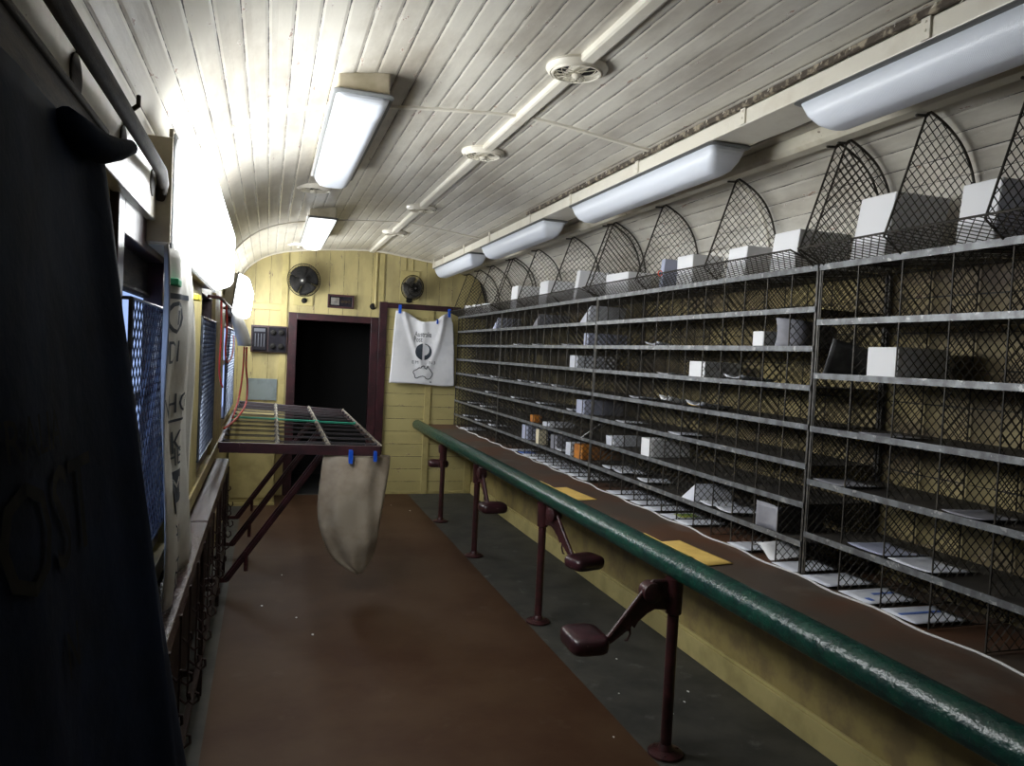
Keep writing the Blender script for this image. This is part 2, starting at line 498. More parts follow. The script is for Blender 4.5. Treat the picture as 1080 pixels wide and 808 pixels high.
# walls: left with window openings
WIN = [(0.15, 0.95), (2.02, 2.80), (4.2, 5.05), (6.35, 7.9)]
WZ0, WZ1 = 1.0, 1.93
def quad_uv(mb, faces):
    pass
mb = MB(); uv = []
def wbox(a, b):
    mb.box(a, b)
    n0 = len(uv)
    for v in mb.v[n0:]: uv.append((v[1], v[2]))
wbox((XL-0.06, YN, 0), (XL, YB, WZ0)); wbox((XL-0.06, YN, WZ1), (XL, YB, 2.12))
ys = [YN] + [c for w in WIN for c in w] + [YB]
for i in range(0, len(ys), 2): wbox((XL-0.06, ys[i], WZ0), (XL, ys[i+1], WZ1))
mb.uv = uv
struct(mb.build('wall_left', M['yellow']), 'yellow boarded side wall with windows')
# right wall (behind the racks) and the boxed base below the counter
mb = MB(); mb.box((XR, YN, 0.77), (XR+0.06, YB, 2.12)); mb.uv = [(v[2], v[1]) for v in mb.v]
struct(mb.build('wall_right', M['olive']), 'weathered yellow-brown boards behind the racks')
mb = MB(); mb.box((2.36, YN, 0), (2.42, YB, 0.77)); struct(mb.build('wall_below_counter', M['yellow_dirt_shade']), 'yellow panel below the counter')  # darker yellow carries the counter's shadow in its colour, besides dirt
mb = MB(); mb.box((2.335, YN, 0), (2.36, YB, 0.12)); mb.box((2.345, YN, 0.12), (2.36, YB, 0.135))
struct(mb.build('baseboard_right', M['yellow_trim'], bevel=0.003), 'yellow skirting board under the counter')
# near end wall
mb = MB(); mb.prism([(XR+.06, 0)] + [(x, z+0.02) for x, z in PROF] + [(XL-.06, 0)], lambda u, v: (u, YN, v), (0, -0.05, 0))
struct(mb.build('wall_front', M['cream']), 'cream end wall behind the camera')

# far wall of boards with the doorway
DX0, DX1, DZ = 0.29, 1.09, 1.935
mb = MB(); uvs = []
def vboard(x0, x1, z0, z1a, z1b, y=YB, th=0.02):
    n0 = len(mb.v)
    mb.add([(x0,y,z0),(x1,y,z0),(x1,y,z1b),(x0,y,z1a),(x0,y+th,z0),(x1,y+th,z0),(x1,y+th,z1b),(x0,y+th,z1a)],
           [(0,1,2,3),(7,6,5,4),(4,5,1,0),(5,6,2,1),(6,7,3,2),(7,4,0,3)])
    for v in mb.v[n0:]: uvs.append((v[0], v[2]))
x = XL-0.04
while x < XR + 0.05:
    x1 = min(math.floor(x/0.155 + 1.0001)*0.155, XR+0.06)
    a, b = max(x, XL), min(x1, XR)
    if b - a > 0.004:
        segs = [(a, b)]
        for cut in (DX0, DX1, 1.24):
            segs = [t for s_ in segs for t in ([(s_[0], cut), (cut, s_[1])] if s_[0] < cut < s_[1] else [s_])]
        for s0, s1 in segs:
            if s1 - s0 < 0.002: continue
            mid = (s0+s1)/2
            z0 = 0 if mid < DX0 else (DZ if mid < DX1 else (0 if mid < 1.24 else 2.13))
            vboard(s0+0.001, s1-0.001, z0, ceil_z(s0), ceil_z(s1))
    x = x1
mb.uv = uvs
struct(mb.build('wall_back', M['yellow'], bevel=0), 'yellow vertical boarded end wall')
mb = MB(); uvs = []; z = 0.0
while z < 2.13:
    z1 = min(z+0.145, 2.13)
    n0 = len(mb.v); mb.box((1.24, YB-0.002, z+0.0012), (XR, YB+0.02, z1-0.0012)); uvs += [(v[2], v[0]) for v in mb.v[n0:]]
    z = z1
mb.uv = uvs
struct(mb.build('wall_back_panel', M['yellow_h']), 'yellow horizontal boards right of the doorway')
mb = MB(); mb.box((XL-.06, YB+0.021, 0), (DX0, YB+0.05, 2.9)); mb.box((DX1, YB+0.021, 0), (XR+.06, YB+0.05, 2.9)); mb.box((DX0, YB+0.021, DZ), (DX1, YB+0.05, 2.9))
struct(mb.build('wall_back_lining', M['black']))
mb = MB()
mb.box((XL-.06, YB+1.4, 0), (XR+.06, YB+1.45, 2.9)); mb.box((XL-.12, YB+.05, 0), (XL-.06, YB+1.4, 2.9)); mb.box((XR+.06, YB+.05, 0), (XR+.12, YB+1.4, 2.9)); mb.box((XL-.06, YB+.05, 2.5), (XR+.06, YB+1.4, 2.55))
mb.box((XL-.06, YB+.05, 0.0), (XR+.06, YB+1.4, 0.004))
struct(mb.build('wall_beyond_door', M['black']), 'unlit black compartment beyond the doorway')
# door frame and the maroon post and rail
def st_box(name, m, boxes, label=None, bevel=0.003):
    mb = MB()
    for a, b in boxes: mb.box(a, b)
    return struct(mb.build(name, m, bevel=bevel), label)
fy = YB-0.03
st_box('trim_5', M['maroon'], [((0.20, fy, 0), (DX0, YB+.06, DZ+0.075)), ((DX1, fy, 0), (1.175, YB+.06, DZ+0.075)), ((DX0, fy, DZ), (DX1, YB+.06, DZ+0.075))], 'maroon frame of the dark doorway')
st_box('trim_6', M['maroon'], [((1.178, fy-0.012, 0), (1.265, YB+.01, 2.19)), ((1.265, fy-0.004, 2.125), (2.12, YB+.01, 2.185))], 'maroon post and cross rail above the white bag')
st_box('trim_7', M['yellow_trim'], [((0.115, fy+0.012, 0), (0.185, YB, 2.66)), ((XL, fy+0.014, 2.02), (0.115, YB, 2.09)), ((1.16, fy+0.014, 2.19), (1.22, YB, 2.72)), ((1.74, fy+0.012, 0), (1.81, YB, 2.12)), ((1.27, fy+0.02, 0), (2.33, YB, 0.03)), ((2.25, fy+.014, .03), (2.33, YB, .79))], 'yellow stiles and rails on the end wall')
mb = MB(); mb.rod((1.13, YB-0.02, 2.12), (1.13, YB-0.02, 2.72), 0.012, 8)
tag(mb.build('wall_conduit', M['yellow_trim'], smooth=True), 'yellow-painted conduit running up beside the doorway top', 'conduit')

# ------------------------------------------------------------------ windows, left wall
for i, (a, b) in enumerate(WIN):
    w = bpy.data.objects.new('window_%d' % (i+1), None); C.objects.link(w); w.location = (XL, (a+b)/2, WZ0); w['kind'] = 'structure'
    w['label'] = 'maroon-framed window in the left wall'
    f = MB(); t = 0.055
    f.box((XL-.05, a-0.05, WZ0-0.05), (XL+.02, a+0.03, WZ1+0.06)); f.box((XL-.05, b-0.03, WZ0-0.05), (XL+.02, b+0.05, WZ1+0.06))
    f.box((XL-.05, a+.03, WZ1-0.03), (XL+.02, b-.03, WZ1+0.06)); f.box((XL-.05, a+.03, WZ0-0.05), (XL+.02, b-.03, WZ0+0.03))
    f.box((XL-.055, a+.03, 1.44), (XL-.02, b-.03, 1.48))
    f.build('window_frame', M['maroon'], w, bevel=0.004)
    q = MB(); q.box((XL-.036, a+.03, 1.79), (XL-.028, b-.03, WZ1-.03)); q.rod((XL-.03, a+.03, 1.79), (XL-.03, b-.03, 1.79), 0.012, 8); q.build('window_recess_board', M['dark_wood'], w)  # dark board added to stand for the dark recess at the window head
    p = MB(); p.box((XL-.045, a+.03, WZ0+.03), (XL-.038, b-.03, WZ1-.03)); p.build('window_pane', M['pane'], w)

def guard(a, b, z0, z1, label, fill=M['guard']):
    g = thing('window_guard', label, 'window guard', (XL, (a+b)/2, z0), 'wire guards over the left windows')
    X = -0.318
    m1 = MB(); m1.tube([(X, a, z0), (X, b, z0), (X, b, z1), (X, a, z1)], 0.006, 6, True)
    for yy in (a, b):
        for zz in (z0, z1): m1.rod((X, yy, zz), (XL+0.018, yy, zz), 0.005, 5)
    m1.build('rim', M['guard'], g)
    m2 = MB(); m2.mesh_panel([(a, z0), (b, z0), (b, z1), (a, z1)], lambda u, v: (X, u, v), 0.034, 0.0021, 4)
    m2.build('netting', fill, g)
guard(2.03, 2.76, 1.04, 1.745, 'diamond wire guard over the window between the navy sack and the white mailbag')
guard(4.1, 5.1, 1.04, 1.77, 'diamond wire guard on the window just past the white mailbag')
guard(6.45, 8.0, 1.04, 1.77, 'diamond wire guard on the farthest left window behind the red cords')

# pilasters between windows
for nm, (a, b, m, lab) in {'trim_8': (2.9, 4.12, 'yellow_trim', 'yellow pilaster behind the white mailbag'), 'trim_9': (5.15, 6.22, 'yellow_dirt_shade', 'stained yellow pilaster hung with red cords')}.items():
    st_box(nm, M[m], [((XL, a, 0.9), (-0.325, b, 1.96))], lab)
# lower sill board and wainscot cap
st_box('trim_10', M['yellow_dirt_shade'], [((XL, YN, 0.86), (-0.315, YB, 0.93))], 'yellow sill board under the left windows')
st_box('trim_11', M['yellow_dirt_shade'], [((XL, YN, 0), (-0.345, YB, 0.3))], 'yellow lower boards of the left wall')

# upper left: cream panel with oval plates, dark rail, pipe
mb = MB(); mb.box((XL+.002, YN, 1.985), (-0.318, 2.98, 2.12)); 
cp = tag(mb.build('lamp_panel_board', M['cream'], bevel=0.004), 'cream board with dark oval slots above the navy sack', 'wall board')
for yy in (0.55, 0.98, 1.43, 1.86, 2.3):
    o = MB(); o.lathe([(0.0001, 0), (0.030, 0), (0.030, 0.003), (0.024, 0.004), (0.0001, 0.004)], (-0.318, yy, 2.06), (1, 0, 0), 20)
    o.v = [(v[0], yy+(v[1]-yy)*1.25, 2.075+(v[2]-2.06)*1.2) for v in o.v]
    o.bar((-0.316, yy, 2.10), (-0.316, yy, 2.118), 0.008, 0.003, (1, 0, 0))
    s_ = o.build('slot_plate', M['dark_wood'], cp); s_['label'] = 'dark oval slot'
mb = MB(); mb.box((-0.316, YN, 1.86), (-0.302, 1.60, 2.028)); mb.box((-0.316, YN, 2.022), (-0.296, 1.60, 2.034))
tag(mb.build('sack_rail', M['dark_wood'], bevel=0.003), 'dark stained wooden rail the navy sack hangs from', 'rail')
mb = MB(); mb.tube([(-0.288, YN+.1, 2.10), (-0.288, 1.6, 2.10), (-0.29, 2.25, 2.10), (-0.298, 2.36, 2.085), (-0.31, 2.39, 2.05)], 0.016, 10)
pp = tag(mb.build('wall_pipe', M['dark_wood'], smooth=True), 'dark brown pipe along the top of the left wall', 'pipe')
mb = MB()
for yy in (0.5, 1.02, 1.08, 1.75): mb.tube([(-0.288, yy, 2.114), (-0.272, yy, 2.128), (-0.274, yy+.012, 2.15)], 0.005, 6)
mb.build('clip', M['dark_wood'], pp)

# ------------------------------------------------------------------ light fittings
def rrect(cx, cy, w, l, r, z, n=4):
    out = []
    for (sx, sy, a0) in ((1, 1, 0), (-1, 1, 90), (-1, -1, 180), (1, -1, 270)):
        for i in range(n+1):
            t = math.radians(a0 + 90*i/n)
            out.append((cx + sx*(w/2-r) + r*math.cos(t), cy + sy*(l/2-r) + r*math.sin(t), z))
    return out
def fitting(name, label, loc, group, W, Ln, hh, dh, dm, rot=None, house='beige_box', taper=0.05, lip=0.012):
    """housing of height hh, grey lip, prismatic cover of depth dh; hangs downwards (-z)"""
    t = thing(name, label, 'light fitting', (0, 0, 0), group)
    m = MB(); m.box((-W/2+0.01, -Ln/2+0.005, 0), (W/2-0.01, Ln/2-0.005, -hh)); m.build('housing', M[house], t, bevel=0.008)
    m = MB(); m.rings([rrect(0, 0, W+0.010, Ln+0.010, 0.03, -hh), rrect(0, 0, W+0.018, Ln+0.018, 0.03, -hh-lip*.5), rrect(0, 0, W, Ln, 0.03, -hh-lip)]); m.build('rim', M['lip_grey'], t, smooth=True)
    m = MB(); z0 = -hh-lip
    rs = [rrect(0, 0, W-0.012, Ln-0.02, 0.03, z0+0.002), rrect(0, 0, W-0.02-taper*.35, Ln-0.04-taper*.5, 0.032, z0-dh*0.45),
          rrect(0, 0, W-0.03-taper*.8, Ln-0.08-taper, 0.034, z0-dh*0.8), rrect(0, 0, W-0.06-taper*1.1, Ln-0.13-taper*1.2, 0.03, z0-dh*0.97), rrect(0, 0, max(W-0.10-taper*1.2, .05), Ln-0.19-taper*1.2, 0.02, z0-dh)]
    m.rings(rs); m.build('cover', dm, t, smooth='all')
    t.location = loc
    if rot: t.rotation_euler = rot
    return t
G = 'ceiling light fittings'
ca = fitting('ceiling_light', 'ceiling light with beige housing, nearer of the two on the flat of the ceiling', (0.31, 3.72, 2.705), G, 0.215, 1.56, 0.085, 0.07, M['diffuser'])
cb = dup(ca, (0.36, 6.72, 2.715), 'bright ceiling light, farther of the two on the flat of the ceiling', G)
M['lamp_soft'] = mat_emit('softly_lit_cover', (0.95, 0.98, 1.0), 0.8)
for ch in cb.children:
    if ch.name.startswith('cover'):
        ch.data = ch.data.copy(); ch.data.materials[0] = M['lamp_soft']
G = 'fittings along the trunking over the racks'
rl = fitting('trunking_light', 'long unlit fitting over the nearest rack, cut by the top right of the picture', (1.837, 1.50, 2.5965), G, 0.19, 1.60, 0.001, 0.10, M['diffuser'], house='lip_grey')
dup(rl, (1.837, 3.62, 2.5965), 'unlit fitting second from the camera on the trunking over the racks', G)
dup(rl, (1.837, 5.70, 2.5965), 'unlit fitting third from the camera on the trunking over the racks', G)
dup(rl, (1.837, 7.68, 2.5965), 'unlit fitting closest to the end wall on the trunking over the racks', G)
G = 'lit fittings on the left wall'
ll = fitting('wall_light', 'glaring long wall light above the white mailbag, nearer of the two lit ones', (-0.352, 3.33, 2.075), G, 0.33, 1.85, 0.07, 0.09, M['lamp'], rot=(0, -PI/2, 0), taper=0.03)
dup(ll, (-0.345, 7.45, 2.065), 'glaring wall light beside the left fan, farther of the two lit ones', G, rot=(0, -PI/2+math.radians(8), 0))
mb = MB(); mb.box((-0.352, 2.385, 1.925), (-0.278, 2.397, 2.225)); mb.box((-0.29, 2.385, 2.225), (-0.278, 2.397, 2.25))
tag(mb.build('light_end_plate', M['beige_box'], bevel=0.003), 'beige metal end plate of the nearer lit wall light', 'plate')

# trunking over the racks
tr = thing('light_trunking', 'cream boxed trunking running along the right of the ceiling', 'trunking', (1.9, 3.5, 2.6))
mb = MB(); mb.box((1.74, YN, 2.597), (1.93, YB-0.12, 2.66)); mb.build('casing', M['cream_clean'], tr, bevel=0.004)
for yy in (1.73, 2.6, 3.5, 4.39, 5.15, 6.19, 7.07, 7.95, 8.42):
    m = MB(); m.box((1.733, yy-0.016, 2.60), (1.74, yy+0.016, 2.682)); 
    for zz in (2.625, 2.65): m.lathe([(0.0001, 0), (0.004, 0), (0.004, 0.003), (0.0001, 0.003)], (1.733, yy, zz), (-1, 0, 0), 8)
    m.build('strap', M['cream_clean'], tr)
st_box('trim_12', M['gap_dirt'], [((1.724, YN, 2.662), (1.742, 5.2, 2.684))], 'dark rotted gap between trunking and ceiling boards')
mb = MB()
for i in range(26):
    y_ = 0.7+i*0.14+random.uniform(0, .06); l_ = random.uniform(.02, .10)
    mb.add([(1.718, y_, 2.683), (1.73, y_+l_*.5, 2.668-random.uniform(0, .006)), (1.742, y_+l_, 2.66), (1.735, y_+.01, 2.672)], [(0, 1, 2, 3)])
tag(mb.build('paint_flakes', M['cream_clean'], solid=0.002), 'loose cream paint flakes hanging along the trunking edge', 'paint flakes', kind='stuff')
# moulding the arched dividers hook on to, and the cable duct beside it
mb = MB(); pts_ = [(2.075, 2.63), (2.08, 2.583), (2.095, 2.566), (2.15, 2.566), (2.165, 2.578), (2.172, 2.608)]
mb.prism(pts_, lambda u, v: (u, YN, v), (0, YB-YN-0.05, 0))
tag(mb.build('cornice_rail', M['cream'], bevel=0.003), 'cream moulded rail between trunking and curved wall', 'moulding')
mb = MB()
mb.prism([(1.038, 2.762), (1.04, 2.733), (1.05, 2.728), (1.088, 2.728), (1.098, 2.733), (1.10, 2.762)], lambda u, v: (u, YN, v), (0, YB-YN-0.03, 0))
tag(mb.build('cable_casing', M['cream_clean'], bevel=0.002), 'cream cable casing down the middle of the ceiling', 'casing')

# round ceiling vents
def vent(loc, label, r=0.115):
    v = thing('ceiling_vent', label, 'ceiling vent', (0, 0, 0), 'round ceiling vents')
    m = MB(); m.lathe([(r*.72, 0.0), (r, 0.0), (r*1.02, -0.010), (r*.97, -0.020), (r*.88, -0.028), (r*.84, -0.024), (r*.81, -0.032), (r*.76, -0.032), (r*.74, -0.026), (r*.74, -0.004)], n=40); m.build('ring', M['cream_clean'], v, smooth=True)
    m = MB(); m.lathe([(0.0001, -0.004), (r*.74, -0.004), (r*.74, -0.008), (0.0001, -0.008)], n=32); m.build('duct', M['black'], v)
    m = MB()
    for k_ in range(11):
        for sgn in (1, -1):
            ps = []
            for i in range(7):
                q = i/6; a = 2*PI*k_/14 + sgn*q*0.9
                ps.append((math.cos(a)*r*(0.12+0.6*q), math.sin(a)*r*(0.12+0.6*q), -0.03-0.006*math.sin(q*PI)))
            m.tube(ps, 0.0017, 4)
    m.build('grille', M['cream'], v)
    m = MB(); m.lathe([(r*.16, -0.028), (r*.17, -0.036), (r*.10, -0.045), (0.0001, -0.047)], n=16); m.build('hub', M['cream_clean'], v, smooth=True)
    v.location = loc
    return v
v0 = vent((1.068, 2.70, 2.752), 'round pierced ceiling vent closest to the camera on the casing')
dup(v0, (1.07, 4.02, 2.752), 'round ceiling vent second from the camera on the casing')
dup(v0, (1.075, 5.78, 2.752), 'round ceiling vent third from the camera on the casing')
dup(v0, (1.08, 7.1, 2.752), 'round ceiling vent on the casing closest to the end wall')
dup(v0, (0.24, 5.1, 2.682), 'round vent between the two flat ceiling lights, off the casing')
dup(v0, (0.26, 8.05, 2.683), 'small pale vent by the far end of the bright ceiling light')

# ------------------------------------------------------------------ counter
ct = thing('sorting_counter', 'long brown linoleum counter with green rolled edge along the racks', 'counter', (2.0, 3.5, 0.8))
mb = MB(); mb.box((1.66, YN+.1, 0.791), (2.455, YB-.005, 0.815)); mb.build('top', M['lino'], ct, bevel=0.003)
mb = MB(); mb.tube([(1.66, YN+.1+i*0.1, 0.81) for i in range(int((YB-YN-0.1)/0.1)+1)] , 0.056, 24); mb.build('edge_roll', M['green'], ct, smooth=True)
mb = MB(); mb.box((1.70, YN+.1, 0.755), (2.355, YB-.34, 0.791)); mb.build('underframe', M['yellow_dirt_shade'], ct)
# white cord along the foot of the racks
cord = [(2.085, 0.4 + i*0.083, 0.820 + 0.0) for i in range(99)]
cord = [(2.072 + 0.014*math.cos((y-2.54)*2*PI/0.42), y, 0.8195) for _, y, _ in cord]
mb = MB(); mb.tube([p for p in cord if p[1] < 8.5], 0.0045, 5)
tag(mb.build('white_cord', M['white_rope'], smooth=True), 'thin white cord lying along the foot of the racks', 'cord')

# ------------------------------------------------------------------ stools
def superpad(cx, cy, cz, ax, ay, h, ang):
    rings = []
    prof = [(0.55, -0.5), (0.86, -0.48), (0.97, -0.34), (1.0, -0.1), (1.0, 0.12), (0.96, 0.32), (0.84, 0.46), (0.5, 0.52), (0.15, 0.53)]
    for s_, hz in prof:
        ring = []
        for i in range(40):
            t = 2*PI*i/40; e = 0.45
            u = math.copysign(abs(math.cos(t))**e, math.cos(t))*ax*s_
            v = math.copysign(abs(math.sin(t))**e, math.sin(t))*ay*s_
            ring.append((cx + u*math.cos(ang) - v*math.sin(ang), cy + u*math.sin(ang) + v*math.cos(ang), cz + hz*h))
        rings.append(ring)
    return rings
def stool(px, py, ang, reach, sz, label):
    t = thing('swing_stool', label, 'stool', (px, py, 0), 'maroon swing-out stools under the counter edge')
    m = MB(); m.lathe([(0.024, 0.02), (0.024, 0.60), (0.034, 0.605), (0.036, 0.74), (0.042, 0.752)], (px, py, 0), n=18); m.build('pole', M['maroon_iron'], t, smooth=True)
    m = MB(); m.lathe([(0.075, 0.004), (0.075, 0.012), (0.06, 0.018), (0.034, 0.022), (0.028, 0.04), (0.025, 0.045)], (px, py, 0), n=24)
    for k_ in range(3):
        a = 2*PI*k_/3; m.lathe([(0.007, 0.012), (0.007, 0.02), (0.0001, 0.021)], (px+0.055*math.cos(a), py+0.055*math.sin(a), 0), n=8)
    m.build('floor_flange', M['maroon_iron'], t, smooth=True)
    ca_, sa = math.cos(ang), math.sin(ang)
    P = lambda r, z, w=0: (px + ca_*r - sa*w, py + sa*r + ca_*w, z)
    m = MB()
    g = lambda q, off: (0.13+(reach-0.04-0.13)*q, 0.70+(sz+0.02-0.70)*q - off)
    web = [(0.03, 0.735), (0.10, 0.738), g(0, 0), g(.5, 0), g(1, 0.0), g(1, .03), g(.72, .055), g(.66, .05), g(.60, .07), g(.52, .06), g(.44, .085), g(.36, .075), g(.28, .10), g(.18, .09), (0.12, 0.61), (0.09, 0.625), (0.03, 0.62)]
    m.prism(web, lambda u, v: P(u, v, -0.006), tuple(Vector(P(0, 0, 0.012)) - Vector(P(0, 0, 0))))
    m.build('arm', M['maroon_iron'], t, bevel=0.002)
    m2 = MB()
    m2.tube([P(0.04, 0.74), P(0.10, 0.742), P(0.14, 0.705), P(reach-0.05, sz+0.022), P(reach-0.02, sz+0.004), P(reach+0.02, sz+0.0)], 0.010, 8)
    m2.tube([P(*g(.4, .07)), P(*g(.9, .04)), P(reach-0.01, sz-0.012), P(reach+0.02, sz-0.004)], 0.008, 8)
    m2.build('arm_rib', M['maroon_iron'], t, smooth=True)
    m3 = MB(); m3.lathe([(0.03, -0.035), (0.042, -0.03), (0.042, 0.03), (0.03, 0.035)], P(0.11, 0.70, 0), (-sa, ca_, 0), 16); m3.build('pivot_boss', M['maroon_iron'], t, smooth=True)
    m4 = MB(); m4.tube([P(*g(.40, .075)), P(*g(.38, .105)), P(*g(.46, .12)), P(*g(.52, .105))], 0.005, 6); m4.build('catch', M['maroon_iron'], t)
    m = MB(); m.rings(superpad(*P(reach+0.06, 0)[:2], sz+0.014, 0.082, 0.105, 0.072, ang)); s_ = m.build('seat', M['maroon'], t, smooth='all')
    return t
stool(1.66, 2.78, math.radians(178), 0.335, 0.50, 'maroon stool closest to the camera, seat swung out into the aisle')
stool(1.66, 4.38, math.radians(-74), 0.36, 0.475, 'maroon stool second from the camera, seat swung below the green edge')
stool(1.66, 5.93, math.radians(-88), 0.36, 0.475, 'maroon stool third from the camera, seat swung towards the camera')
stool(1.66, 7.2, math.radians(84), 0.34, 0.50, 'maroon stool closest to the end wall, seat behind its pole')

# ------------------------------------------------------------------ racks
XF, XBk = 2.10, 2.452
TZ = 2.065
def rack(label, y0, y1, ncol, shelves, arch, lip=True, endcap=False):
    r = thing('mail_sorting_rack', label, 'sorting rack', (XF, y0, 0.8155), 'wire mesh sorting racks on the counter')
    cw = (y1-y0)/ncol
    # posts at both ends
    for yy in (y0+0.006, y1-0.006):
        m = MB(); m.box((XF-0.005, yy-0.004, 0.817), (XF+0.005, yy+0.004, TZ)); m.box((XBk-0.012, yy-0.005, 0.817), (XBk, yy+0.005, TZ)); m.build('post', M['wire_post'], r)
    for z in shelves:
        m = MB(); m.box((XF+0.002, y0+0.012, z-0.003), (XBk-0.014, y1-0.012, z+0.001)); s_ = m.build('shelf', M['sheet'], r)
        m = MB(); m.box((XF-0.009, y0+0.004, z-0.013), (XF-0.003, y1-0.004, z+0.010)); e = m.build('shelf_edge', M['strip'], s_)
    # tray floor of netting plus the front strip
    m = MB(); m.mesh_panel([(XF, y0+.006), (XBk-.004, y0+.006), (XBk-.004, y1-.006), (XF, y1-.006)], lambda u, v: (u, v, TZ), 0.03, 0.002, 3)
    m.rod((XBk-.008, y0+.006, TZ), (XBk-.008, y1-.006, TZ), 0.004, 5)
    s_ = m.build('top_tray', M['wire'], r)
    m = MB(); m.box((XF-0.009, y0+0.004, TZ-0.012), (XF-0.003, y1-0.004, TZ+0.012)); m.build('tray_edge', M['strip'], s_)
    # outward leaning lip
    m = MB(); Ll = 0.145
    fl = lambda u, v: (XF-0.004 - v*0.128/Ll, u, TZ+0.012 + v*0.05/Ll)
    m.mesh_panel([(y0+.01, 0), (y1-.01, 0), (y1-.02, Ll), (y0+.02, Ll)], fl, 0.026, 0.0021, 3)
    m.tube([fl(y0+.01, 0), fl(y0+.02, Ll), fl(y1-.02, Ll), fl(y1-.01, 0)], 0.004, 5)
    m.build('tray_lip', M['wire'], r)
    # dividers
    zt = TZ-0.004
    for i in range(0, ncol+1):
        yy = y0 + cw*i
        yy = min(max(yy, y0+0.014), y1-0.014)
        m = MB()
        m.mesh_panel([(XF+.004, 0.822), (XBk-.006, 0.822), (XBk-.006, zt), (XF+.004, zt)], lambda u, v: (u, yy, v), 0.0285, 0.0021, 3)
        m.rod((XF, yy, 0.818), (XF, yy, TZ), 0.0034, 6); m.rod((XBk-.004, yy, 0.818), (XBk-.004, yy, TZ), 0.003, 5)
        m.rod((XF, yy, 0.822), (XBk-.004, yy, 0.822), 0.0025, 5)
        m.build('divider', M['wire'], r)
    # arched dividers
    for yy in arch:
        top = (2.165, 2.562); bot = (2.015, TZ+0.062)
        def inw(x, z, d=0.022):
            cx, cz = 2.0, 2.05; l = math.hypot(x-cx, z-cz); return (x-(x-cx)/l*d, z-(z-cz)/l*d)
        arc = [inw(x, z) for x, z in SP if x > 2.17]
        poly = [bot, (XF, TZ+.004), (XBk-.03, TZ+.004)] + [p for p in arc if p[1] > 2.09] + [top]
        m = MB()
        m.mesh_panel(poly, lambda u, v: (u, yy, v), 0.0275, 0.0021, 3)
        m.tube([(u, yy, v) for u, v in poly[2:]], 0.0055, 6)
        m.tube([(top[0], yy, top[1]), (bot[0], yy, bot[1]), (XF, yy, TZ+.004)], 0.0045, 6)
        m.rod((2.165, yy, 2.562), (2.12, yy, 2.558), 0.005, 6)
        m.build('arched_divider', M['wire'], r)
    return r
S3 = [0.943+0.1595*i for i in range(7)]
S4 = [0.99+0.214*i for i in range(5)]
rack('rack with the tallest pigeonholes, closest to the camera', 0.46, 2.54, 10, S4, [0.9, 1.31, 1.74, 2.13, 2.515])
rack('second rack from the camera, with low pigeonholes', 2.545, 4.70, 13, S3, [2.575, 3.27, 4.0, 4.67])
rack('third rack from the camera, holding the orange parcel below', 4.705, 6.90, 13, S3, [4.74, 5.40, 6.2, 6.86])
rack('short rack closest to the end wall', 6.905, 8.63, 10, S3, [6.95, 7.6, 8.1, 8.58])

# ------------------------------------------------------------------ mail
RK = ((0.46, 0.208, 10), (2.545, 2.155/13, 13), (4.705, 2.195/13, 13), (6.905, 1.725/10, 10))
def snap(y0, y1, z):
    if z > 2.0: return y0, y1
    c = (y0+y1)/2
    for b, w, n in RK:
        if b <= c < b+w*n:
            k = int((c-b)/w); lo, hi = b+k*w+0.008, b+(k+1)*w-0.008
            if k == 0: lo += .006
            if k == n-1: hi -= .006
            L = min(y1-y0, hi-lo)
            a = min(max(c-L/2, lo), hi-L); return a, a+L
    return y0, y1
def carton(name, label, x0, x1, y0, y1, z, h, m='white_card', tilt=0, cat='parcel', group=None, rot=0):
    y0, y1 = snap(y0, y1, z)
    cx, cy = (x0+x1)/2, (y0+y1)/2
    mb = MB(); mb.box((x0, y0, z), (x1, y1, z+h))
    o = mb.build(name, M[m] if isinstance(m, str) else m, bevel=0.003, bseg=1)
    for v in o.data.vertices:
        x, y, zz = v.co
        dx, dy = x-cx, y-cy
        c_, s_ = math.cos(rot), math.sin(rot)
        v.co = (cx+dx*c_-dy*s_ , cy+dx*s_+dy*c_ + (zz-z)*math.tan(tilt), zz)
    # a flap seam, as thin tape strip
    return tag(o, label, cat, group)
def with_tape(o, x0, x1, y0, y1, z, h):
    m = MB(); m.box((x0-0.0008, (y0+y1)/2-0.008, z+0.002), (x0+0.001, (y0+y1)/2+0.008, z+h+0.0008)); m.box((x0, (y0+y1)/2-0.008, z+h), (x1, (y0+y1)/2+0.008, z+h+0.001))
    m.build('tape', M['white_paper'], o)
T = TZ+0.004
PG = None
carton('parcel', 'large white carton in the top tray just right of the nearest double arched divider', 2.11, 2.36, 2.23, 2.40, T, 0.235, tilt=-0.2)
carton('parcel', 'low white carton in the top tray just left of the nearest double arched divider', 2.11, 2.38, 2.72, 2.89, T, 0.175, tilt=-0.15)
carton('parcel', 'white carton at the right edge of the picture on the top tray', 2.11, 2.36, 1.79, 1.93, T, 0.20, tilt=-0.1)
carton('letter_bundle', 'lilac letter bundle standing beside the carton at the right edge of the picture', 2.11, 2.36, 1.62, 1.68, T, 0.16, 'lilac', cat='letters')
carton('parcel', 'squat white carton in the top tray with a lilac letter behind it', 2.11, 2.36, 3.08, 3.23, T, 0.15, tilt=-0.15)
carton('letter', 'lilac letter standing behind the squat white carton', 2.30, 2.40, 3.06, 3.07, T, 0.19, 'lilac', cat='letter')
carton('parcel', 'white envelope box with a red tie on the mesh lip before it', 2.11, 2.30, 3.54, 3.70, T, 0.165, 'white_card')
carton('letter', 'grey-lilac letter standing left of the envelope box in the top tray', 2.11, 2.36, 3.86, 3.90, T, 0.17, 'lilac', tilt=-0.15, cat='letter')
carton('parcel', 'broad flat white carton in the top tray beside a double arched divider', 2.11, 2.28, 4.32, 4.60, T, 0.145, 'white_card', rot=0.08)
